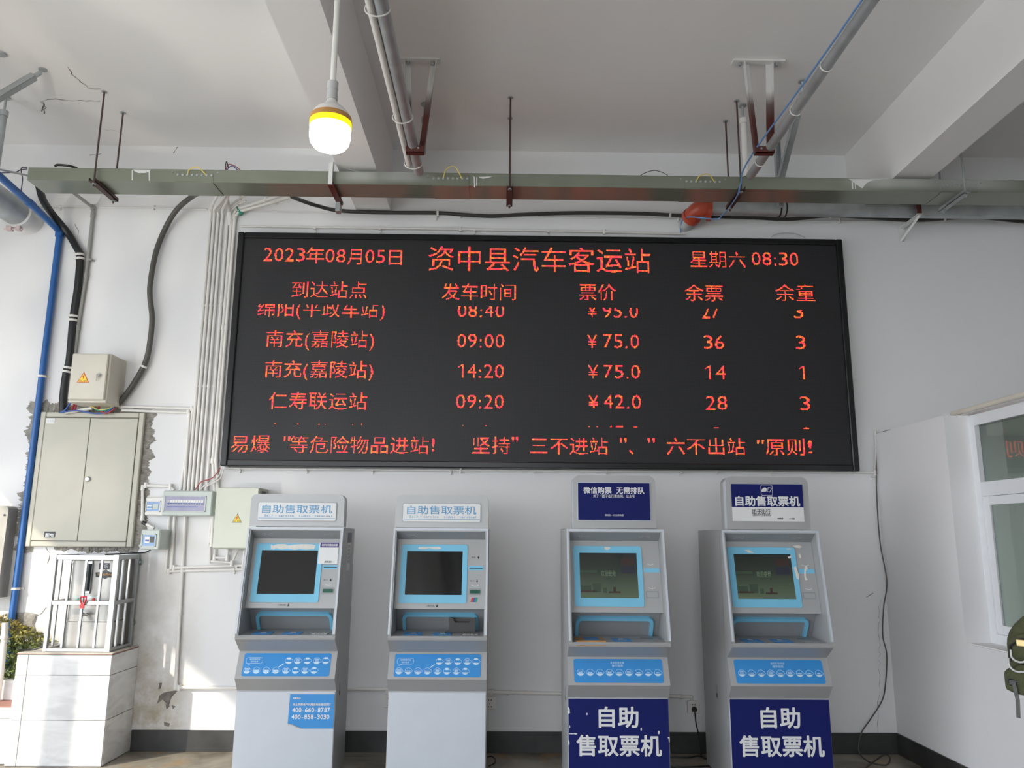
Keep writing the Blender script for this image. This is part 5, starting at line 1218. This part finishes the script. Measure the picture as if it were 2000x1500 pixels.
for k in range(4200):
    zz = rnd.uniform(lz+.13, .93); xmax = -3.15 if zz > PZ+.02 else -3.27
    x_ = rnd.uniform(-4.05, xmax); y_ = rnd.uniform(-.13, -.015)
    if zz > .93-.5*max(0, x_+3.55): continue
    s = rnd.uniform(.010, .022); a, b, c3 = (rnd.uniform(0, 6.28) for _ in range(3)); Rm = Matrix.Rotation(a, 3, 'X') @ Matrix.Rotation(b, 3, 'Y') @ Matrix.Rotation(c3, 3, 'Z')
    mb.add([Vector((x_, y_, zz))+Rm @ Vector(v)*s for v in ((-1, 0, 0), (0, -.45, .1), (1.1, 0, 0), (0, .45, .1))], [(0, 1, 2, 3)])
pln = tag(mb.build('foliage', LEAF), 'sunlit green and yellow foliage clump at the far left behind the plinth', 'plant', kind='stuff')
single('drain_pipe', 'white drain pipe with a collar standing before the foliage', 'pipe', MB().tube([aty(10, 1216, -.2), aty(9, 1242, -.2), aty(2, 1310, -.2), (aty(2, 1310, -.2).x-.003, -.2, lz+.002)], .021, 14).lathe([(.021, -.012), (.026, -.01), (.026, .01), (.021, .012)], aty(8, 1245, -.2), 14), PVC)
# cage
cy0 = -.36; A0, A1 = aty(83, 1268, cy0), aty(213, 1269, cy0); T0, T1 = aty(104, 1083, cy0), aty(234, 1083, cy0)
gX0 = (A0.x+T0.x)/2; gX1 = (A1.x+T1.x)/2; gZ0 = PZ+.001; gZ1 = (T0.z+T1.z)/2; gY1 = -.03
cg = thing('steel_cage', 'galvanised bar cage with a red lock enclosing the water boiler', 'cage', ((gX0+gX1)/2, cy0/2, gZ0))
tb = .026; zm0 = gZ0+(gZ1-gZ0)*.475; zm1 = zm0+.03
mb = MB()
def fbar(a, b): mb.box(a, b, .002)
fbar((gX0, cy0, gZ0), (gX0+tb, cy0+tb, gZ1)); fbar((gX1-tb*1.5, cy0, gZ0), (gX1, cy0+tb, gZ1)); fbar((gX0, gY1-tb, gZ0), (gX0+tb, gY1, gZ1)); fbar((gX1-tb, gY1-tb, gZ0), (gX1, gY1, gZ1))
for z0, z1 in ((gZ0, gZ0+tb), (gZ1-tb*1.5, gZ1)):
    fbar((gX0, cy0, z0), (gX1, cy0+tb, z1)); fbar((gX0, cy0, z0), (gX0+tb, gY1, z1)); fbar((gX1-tb, cy0, z0), (gX1, gY1, z1)); fbar((gX0, gY1-tb, z0), (gX1, gY1, z1))
fbar((gX0+tb, cy0+.002, zm0), (gX1-tb, cy0+tb*.8, zm1)); fbar((gX1-tb*.9, cy0+tb, zm0), (gX1-.002, gY1-tb, zm1)); fbar((gX0+.002, cy0+tb, zm0), (gX0+tb*.9, gY1-tb, zm1))
mb.build('cage_frame', STEEL, cg, True)
for u in (.265, .505, .745):
    x_ = gX0+(gX1-gX0)*u; MB().box((x_-.008, cy0+.006, gZ0+tb), (x_+.008, cy0+.020, gZ1-tb), .001).build('bar', STEEL, cg, True)
for v in (.3, .6):
    y_ = cy0+(gY1-cy0)*v
    MB().box((gX1-.018, y_-.008, gZ0+tb), (gX1-.004, y_+.008, gZ1-tb), .001).build('bar', STEEL, cg, True)
    MB().box((gX0+.004, y_-.008, gZ0+tb), (gX0+.018, y_+.008, gZ1-tb), .001).build('bar', STEEL, cg, True)
rl = aty(161, 1176, cy0-.02)
single('red_padlock', 'red shackle padlock hanging on the front rail of the cage', 'padlock', MB().tube([(rl.x-.018, cy0-.012, rl.z+.01), (rl.x-.019, cy0-.012, rl.z+.035), (rl.x+.019, cy0-.012, rl.z+.035), (rl.x+.018, cy0-.012, rl.z+.01), (rl.x+.004, cy0-.012, rl.z-.02), (rl.x-.004, cy0-.012, rl.z-.02)], .006, 8, closed=True).box((rl.x-.016, cy0-.018, rl.z-.042), (rl.x+.010, cy0-.006, rl.z-.015)), mat('red_plastic', (.65, .02, .025), .3))
# boiler
bX0, bX1, bY0, bY1, bZ1 = gX0+.085, gX1-.05, cy0+.09, gY1-.035, gZ1-.045
bo_ = thing('water_boiler', 'stainless steel water boiler with sight glass and stickers inside the cage', 'boiler', ((bX0+bX1)/2, (bY0+bY1)/2, PZ))
zb1 = gZ0+.19
MB().prism(rrect(bX0, bY0, bX1, bY1, .03, 5), zb1, bZ1, lambda u, v, d: Vector((u, v, d))).build('tank', STEELDULL, bo_, True)
MB().prism(rrect(bX0-.004, bY0-.004, bX1+.004, bY1, .03, 5), PZ+.001, zb1-.004, lambda u, v, d: Vector((u, v, d))).build('base_skirt', STEELDULL, bo_, True)
MB().box((bX0-.005, bY0-.005, bZ1), (bX1+.005, bY1, bZ1+.012), .004).build('lid', STEELDULL, bo_, True)
q = aty(175, 1128, bY0); MB().tube([(q.x, bY0-.018, q.z-.09), (q.x, bY0-.018, q.z+.095)], .014, 12).build('sight_glass', mat('dark_gauge', (.02, .03, .035), .15), bo_, True)
MB().box((q.x-.017, bY0-.012, q.z-.11), (q.x+.017, bY0, q.z+.115), .003).build('gauge_mount', STEEL, bo_, True)
q = aty(175, 1172, bY0); MB().box((q.x-.10, bY0-.003, q.z-.035), (q.x+.07, bY0, q.z+.03), .001).build('control_strip', STEEL, bo_, True)
MB().lathe([(.010, 0), (.010, -.008)], (q.x+.03, bY0-.003, q.z+.005), 12, 'y').build('red_button', REDP, bo_, True)
MB().lathe([(.010, 0), (.010, -.008)], (q.x-.07, bY0-.003, q.z+.005), 12, 'y').build('green_button', CGRN, bo_, True)
q = aty(168, 1200, bY0); MB().tube([(q.x, bY0, q.z), (q.x, bY0-.06, q.z), (q.x-.005, bY0-.065, q.z-.05)], .011, 10).build('tap', CHROME, bo_, True)
MB().tube([(q.x-.02, bY0-.05, q.z+.03), (q.x, bY0-.05, q.z+.012), (q.x+.04, bY0-.05, q.z+.0)], .006, 8).build('tap_lever', CHROME, bo_, True)
q = aty(204, 1106, bY0); s1 = MB().box((q.x-.037, bY0-.002, q.z-.022), (q.x+.037, bY0-.0003, q.z+.022)).build('name_sticker', mat('navy_black_label', (.015, .02, .04), .4), bo_, True)
t = MB(); text(t, '申乐', (q.x, q.z), .028, lambda u, v, d: Vector((u, bY0-.0025, v)), .05, .01); t.build('sticker_text', WHITEP, s1, True)
q = aty(206, 1122, bY0); MB().prism([(q.x-.065, q.z-.018), (q.x-.02, q.z-.02), (q.x, q.z-.032), (q.x+.02, q.z-.02), (q.x+.065, q.z-.018), (q.x+.07, q.z+.014), (q.x+.03, q.z+.015), (q.x, q.z+.035), (q.x-.03, q.z+.015), (q.x-.07, q.z+.014)], bY0-.002, bY0-.0003, XZ).build('badge_sticker', BLACKP, bo_, True)
t = MB(); text(t, '不锈钢开水器', (q.x, q.z), .016, lambda u, v, d: Vector((u, bY0-.0025, v)), .11, .01); t.build('badge_text', mat('orange_print', (.7, .35, .1), .5), bo_, True)
MB().tube([(bX0-.03, bY0+.05, PZ+.03), (bX0-.03, bY0+.05, bZ1-.03), (bX0+.005, bY0+.06, bZ1-.02)], .011, 10).build('inlet_pipe', PVC, bo_, True)
single('power_lead', 'dark power lead lying on the plinth left of the cage', 'cable', MB().tube(bez([(gX0-.005, cy0+.06, PZ+.03), (gX0-.05, cy0+.05, PZ+.02), (gX0-.10, cy0+.05, PZ+.008), (gX0-.17, cy0+.02, PZ+.008)]), .006, 8), BLACKC)
for k, (px, py, w1_) in enumerate(((275, 1098, 'upper'), (260, 1216, 'lower'))):
    p = aty(px, py, 0); single('wall_bolt', f'{w1_} bolt fixing the cage to the wall', 'bolt', MB().lathe([(.022, 0), (.022, -.003), (.011, -.004), (.011, -.03), (.006, -.032)], (p.x, -.001, p.z), 12, 'y'), GALV)

# ================================================================== SOCKETS AND FLOOR CABLES
def socket(lab, px, py, hidden=False):
    p = aty(px, py, 0); S_ = thing('wall_socket', lab, 'socket', (p.x, 0, p.z-.043))
    pl_ = MB().box((p.x-.043, -.032, p.z-.043), (p.x+.043, -.001, p.z+.043), .004).build('plate', PVC, S_, True)
    q = MB()
    for dx in (-.009, .009): q.box((p.x+dx-.003, -.0335, p.z+.014), (p.x+dx+.003, -.0322, p.z+.024))
    for dx, dz, w_ in ((0, -.006, .0022), (-.010, -.026, .0035), (.010, -.026, .0035)): q.box((p.x+dx-w_, -.0335, p.z+dz-.004), (p.x+dx+w_, -.0322, p.z+dz+.004))
    q.build('pin_slots', BLACKP, pl_, True)
    MB().tube([(p.x-.01, -.02, p.z+.043), (p.x-.01, -.02, p.z+.075)], .012, 10).build('conduit_stub', PVC, S_, True)
    return p
socket('white wall socket left of the plain-based kiosk', 762, 1368)
socket('white wall socket right of the plain-based kiosk', 957, 1371)
p = socket('white wall socket with a black plug between the two navy-postered kiosks', 1353, 1380)
CB = thing('power_plug', 'black power plug and lead hanging from the wall socket', 'plug', (p.x, -.05, p.z))
MB().lathe([(.010, 0), (.019, -.006), (.019, -.022), (.012, -.032)], (p.x, -.034, p.z-.010), 16, 'y').build('plug_body', BLACKP, CB, True)
lead = bez([(p.x, -.055, p.z-.018), (p.x+.004, -.05, p.z-.06), (p.x+.013, -.03, .20), (p.x+.03, -.025, .13), (p.x+.04, -.04, .03), (p.x+.02, -.10, .008)])
MB().tube(lead, .0042, 7).build('lead', BLACKC, CB, True)
def floorcable(lab, pts, r=.005, m=BLACKC): return single('floor_cable', lab, 'cable', MB().tube(bez([Vector((*atz(px, py, .006).to_tuple()[:2], .006)) for px, py in pts]), r, 7), m)
floorcable('black cable with a kink lying on the floor between the navy-postered kiosks', [(1290,1478),(1345,1479),(1362,1476),(1372,1478),(1384,1482),(1430,1481)])
floorcable('black cable nearest the camera on the floor between the navy-postered kiosks', [(1290,1497),(1340,1498),(1380,1496),(1430,1494)])
floorcable('small loop of dark cable beside the plain-based kiosk', [(952,1478),(960,1477),(967,1482),(966,1490),(955,1496)], .004)
# loose grey cable on the right
gy = -.02
single('loose_cable', 'thin grey cable wandering down the right end of the back wall', 'cable', MB().tube(bez([aty(*p) for p in ((1739,840,-.03),(1722,845,-.02),(1711,856,gy),(1711,900,gy),(1713,980,gy),(1719,1060,gy),(1732,1135,-.05),(1726,1185,gy),(1724,1240,gy),(1732,1280,-.06),(1729,1340,gy),(1722,1370,gy),(1700,1405,gy),(1683,1430,-.03),(1677,1455,-.03))]+[Vector((atz(1682, 1476, .006).x, -.06, .012)), atz(1700, 1489, .006), atz(1730, 1494, .006), atz(1738, 1481, .006), atz(1728, 1473, .006), atz(1705, 1488, .006), atz(1685, 1505, .006)]), .0045, 7), GREYC)
single('top_conduit', 'cream conduit lying along the top edge of the right partition', 'conduit', MB().tube([(RX+.12, YW0+.1, 2.325), (RX+.12, YW1, 2.325)], .018, 10), mat('cream_conduit', (.66, .62, .54), .5))
single('loose_wire', 'short wire arc over the top right of the board', 'wire', MB().tube(bez([aty(*p, -.04) for p in ((1506,462),(1520,456),(1545,455),(1562,459),(1572,464))]), .003, 6), PVCG)

# ================================================================== BACKPACK AND ITS WEARER (only the pack's edge is in frame)
pk = aty(1985, 1320, -2.75); dist = CAM.y*-1-2.75
kx0 = aty(1969, 1300, -2.75).x+.035; kzt = aty(1990, 1212, -2.75).z; kzb = aty(1990, 1362, -2.75).z
W_b = .32; cxp = kx0+W_b/2
ROTP = math.radians(-56)
bpk = thing('backpack', 'olive green canvas backpack with grey straps at the right edge', 'backpack', (cxp, -2.75, kzb))
def packshell(x0, x1, y0, y1, z0, z1, r, rows=10, n=28):
    mb = MB(); vs = []
    for i in range(rows+1):
        t_ = i/rows; z = z0+(z1-z0)*t_; sc = 1-.42*max(0, (t_-.6)/.4)**2.2-.22*max(0, (.15-t_)/.15)**2
        cxx, cyy = (x0+x1)/2, (y0+y1)/2
        for j in range(n):
            a = 2*PI*j/n; cs, sn = math.cos(a), math.sin(a); e_ = .45
            vs.append((cxx+(x1-x0)/2*sc*math.copysign(abs(cs)**e_, cs), cyy+(y1-y0)/2*(.6+.4*sc)*math.copysign(abs(sn)**e_, sn), z))
    mb.add(vs, [[i*n+j, i*n+(j+1) % n, (i+1)*n+(j+1) % n, (i+1)*n+j] for i in range(rows) for j in range(n)]+[list(range(n)), [rows*n+j for j in range(n)]], True); return mb
yb0 = -2.84; yb1 = -2.62
packshell(kx0, kx0+W_b, yb0, yb1, kzb, kzt+.01, .05).build('main_bag', OLIVE, bpk, True)
packshell(kx0+.012, kx0+W_b-.012, yb0-.05, yb0+.03, kzb+.01, kzb+(kzt-kzb)*.42, .04).build('lower_pocket', OLIVE, bpk, True)
packshell(kx0+.03, kx0+W_b-.03, yb0-.035, yb0+.03, kzb+(kzt-kzb)*.45, kzt-.05, .04).build('upper_pocket', OLIVE, bpk, True)
pz = lambda px, py: Vector((kx0+(px-1971)*.0032, yb0-.055, aty(px, py, -2.87).z))
a = pz(1999, 1263); MB().box((a.x-.012, yb0-.045, a.z-.012), (a.x+.03, yb0-.038, a.z+.014), .002).build('metal_plate', mat('brass_plate', (.55, .42, .20), .35, .7), bpk, True)
for px, py, rr2 in ((1999, 1288, .030), (1997, 1306, .036)):
    a = pz(px, py); MB().tube([(a.x-rr2, yb0-.055, a.z+.02)]+[(a.x-rr2*math.cos(q), yb0-.058, a.z-rr2*math.sin(q)*.8) for q in [PI*k/8 for k in range(9)]]+[(a.x+rr2, yb0-.055, a.z+.02)], .004, 6).build('cord_loop', PVCG, bpk, True)
a0_, a1_ = pz(1989, 1355), pz(1990, 1416)
MB().tube([a0_+Vector((0, 0, .02)), a0_.lerp(a1_, .4)+Vector((.006, 0, 0)), a1_], .0085, 6, flat=.3).build('hanging_strap', STRAP, bpk, True)
MB().tube([(kx0+.045, yb0-.034, kzt-.16), (kx0+.05, yb0-.036, kzt-.10), (kx0+.09, yb0-.036, kzt-.07), (kx0+.22, yb0-.036, kzt-.07)], .005, 6).build('zip_piping', BLACKC, bpk, True)
a = Vector((kx0-.012, -2.72, aty(1966, 1266, -2.72).z)); MB().lathe([(.011, -.006), (.016, -.004), (.016, .004), (.011, .006)], (a.x+.004, -2.72, a.z), 14, 'y').build('strap_buckle', BLACKP, bpk, True)
MB().tube([(a.x+.004, -2.725, a.z), (kx0+.02, -2.735, a.z+.002)], .007, 6).build('side_strap', STRAP, bpk, True)
a = pz(1988, 1346); MB().box((a.x-.02, yb0-.05, a.z-.012), (a.x+.016, yb0-.036, a.z+.014), .004).build('bottom_buckle', BLACKP, bpk, True)
for s in (-1, 1):
    xs_ = cxp+s*.075; MB().tube(bez([(xs_, yb1-.01, kzt-.03), (xs_, yb1+.05, kzt+.085), (xs_, yb1+.15, kzt+.07), (xs_+s*.01, yb1+.215, kzt-.08), (xs_+s*.03, yb1+.13, kzb+.16), (xs_+s*.01, yb1-.01, kzb+.06)]), .013, 8, flat=.45).build('shoulder_strap', STRAP, bpk, True)
# wearer: facing the back wall, just outside the frame
def skinfig(name, verts, edges, radii, m, parent, root=0, sub=1, origin=Vector((0, 0, 0))):
    me = bpy.data.meshes.new(name); me.from_pydata([Vector(v)-origin for v in verts], edges, []); o = bpy.data.objects.new(name, me); COL.objects.link(o); o.parent = parent
    sk = o.modifiers.new('skin', 'SKIN')
    if not me.skin_vertices: me.skin_vertices.new() if hasattr(me.skin_vertices, 'new') else None
    lay = me.skin_vertices[0].data
    for i, r in enumerate(radii): lay[i].radius = (r, r) if not isinstance(r, tuple) else r; lay[i].use_root = (i == root)
    s2 = o.modifiers.new('sub', 'SUBSURF'); s2.levels = sub; s2.render_levels = sub
    me.materials.append(m); return o
Xp, Yp = cxp+.0, -2.44
PS = thing('person', 'person in dark clothes wearing the olive backpack, standing outside the right edge', 'person', (cxp, -2.75, 0), ROTP)
bpk.rotation_euler = (0, 0, ROTP)
zs = kzt+.06                                                      # shoulder height
k_ = zs/1.36; hip = .86*k_
SKIN = mat('skin', (.55, .36, .26), .5, var=.05); DARKCL = mat('dark_cloth', (.02, .021, .026), .85, var=.2, scale=40); HAIR = mat('black_hair', (.01, .009, .008), .5, var=.2)
V = []; E = []; Rr = []
def nd(p, r, par=None):
    V.append((Xp+p[0]*k_, Yp+p[1]*k_, p[2]*k_)); Rr.append(r*k_ if not isinstance(r, tuple) else (r[0]*k_, r[1]*k_)); i = len(V)-1
    if par is not None: E.append((par, i))
    return i
pel = nd((0, 0, .90), .13); wa = nd((0, .0, 1.05), .12, pel); ch = nd((0, .0, 1.23), .135, wa); nk0 = nd((0, 0, 1.37), .075, ch); nk = nd((0, .01, 1.43), .052, nk0); h1 = nd((0, .025, 1.50), .07, nk); h2 = nd((0, .025, 1.58), .088, h1); h3 = nd((0, .015, 1.65), .062, h2)
for s in (-1, 1):
    sh = nd((s*.15, 0, 1.33), .062, nk0); ua = nd((s*.20, 0, 1.20), .048, sh); eb = nd((s*.215, .01, 1.06), .040, ua); fa = nd((s*.215, .07, .95), .034, eb); wr = nd((s*.205, .12, .84), .025, fa); pm = nd((s*.20, .14, .775), .030, wr)
    for f_, L in ((-.024, .060), (-.008, .072), (.008, .068), (.022, .055)):
        a1 = nd((s*.20, .145+f_, .735), .0095, pm); a2 = nd((s*.195, .150+f_, .735-L*.55), .0085, a1); nd((s*.185, .152+f_, .735-L), .0075, a2)
    t1 = nd((s*.195, .178, .775), .010, pm); nd((s*.185, .195, .745), .008, t1)
    hp = nd((s*.085, 0, .84), .088, pel); th = nd((s*.09, .005, .65), .078, hp); kn = nd((s*.09, .01, .47), .056, th); cf = nd((s*.09, -.01, .33), .056, kn); an = nd((s*.09, -.015, .09), .038, cf); hl = nd((s*.09, -.02, .045), .036, an); nd((s*.095, .13, .032), .030, hl)
body = skinfig('body', V, E, Rr, SKIN, PS, 0, 2, Vector((cxp, -2.75, 0)))
# clothes: shirt and trousers follow the body
V2, E2, R2 = V, E, Rr
def clothes(name, keep, grow, m):
    idx = {i: k for k, i in enumerate(keep)}
    skinfig(name, [V[i] for i in keep], [(idx[a], idx[b]) for a, b in E if a in idx and b in idx], [Rr[i]+grow for i in keep], m, PS, 0, 2, Vector((cxp, -2.75, 0)))
names_ = list(range(len(V)))
per = (len(V)-8)//2
L0, R0 = 8, 8+per
leg = per-7
clothes('shirt', [0, 1, 2, 3]+[L0, L0+1, L0+2, L0+3]+[R0, R0+1, R0+2, R0+3], .012, DARKCL)
clothes('trousers', [0]+[L0+leg+j for j in range(5)]+[R0+leg+j for j in range(5)], .014, DARKCL)
hz = 1.60*k_
MB().lathe([(.001, -.02), (.085*k_, -.02), (.098*k_, .0), (.098*k_, .05*k_), (.075*k_, .09*k_), (.03*k_, .115*k_)], (Xp, Yp+.005, hz), 20).build('hair', HAIR, PS, True)
for s in (-1, 1):
    MB().lathe([(.004, 0), (.010, .002), (.004, .012)], (Xp+s*.03*k_, Yp+.105*k_, 1.575*k_), 10, 'y').build('eye', BLACKP, PS, True)
    MB().lathe([(.012, -.004), (.017, 0), (.012, .004)], (Xp+s*.088*k_, Yp+.02, 1.555*k_), 12, 'x').build('ear', SKIN, PS, True)
MB().tube([(Xp, Yp+.10*k_, 1.575*k_), (Xp, Yp+.125*k_, 1.535*k_)], [.007, .013], 8).build('nose', SKIN, PS, True)
MB().tube([(Xp-.022, Yp+.095*k_, 1.505*k_), (Xp, Yp+.102*k_, 1.502*k_), (Xp+.022, Yp+.095*k_, 1.505*k_)], .005, 8).build('mouth', mat('lips', (.42, .18, .15), .5), PS, True)
for s in (-1, 1):
    MB().prism(rrect(Xp+s*.0925*k_-.045, Yp-.075, Xp+s*.0925*k_+.045, Yp+.19*k_, .035, 4), .0, .075*k_, lambda u, v, d: Vector((u, v, d))).build('shoe', BLACKP, PS, True)

# unseen blank stand added left of the frame to cast the plinth's shadow band
def add_shade_stand():
    t_ = 1.75; bx_ = -2.915-t_; by_ = -.4-.95*t_
    S_ = thing('shade_stand', 'narrow blank white stand added outside the left edge to shade the plinth', 'stand', (bx_, by_, 0))
    r_ = Vector((1, -.6, 0)).normalized(); n_ = Vector((.6, 1, 0)).normalized()
    def bx2(a, b, z0, z1, th, nm, m):
        vs = [Vector((bx_, by_, 0))+r_*u+n_*v+Vector((0, 0, z)) for z in (z0, z1) for u, v in ((a, -th), (b, -th), (b, th), (a, th))]
        MB().add(vs, [(0,1,2,3),(4,5,6,7),(0,1,5,4),(1,2,6,5),(2,3,7,6),(3,0,4,7)]).build(nm, m, S_, True)
    bx2(-.075, .075, .03, .70+.797*t_, .006, 'sheet', OVERS); bx2(-.15, .15, 0, .05, .05, 'base', GALV)
add_shade_stand()
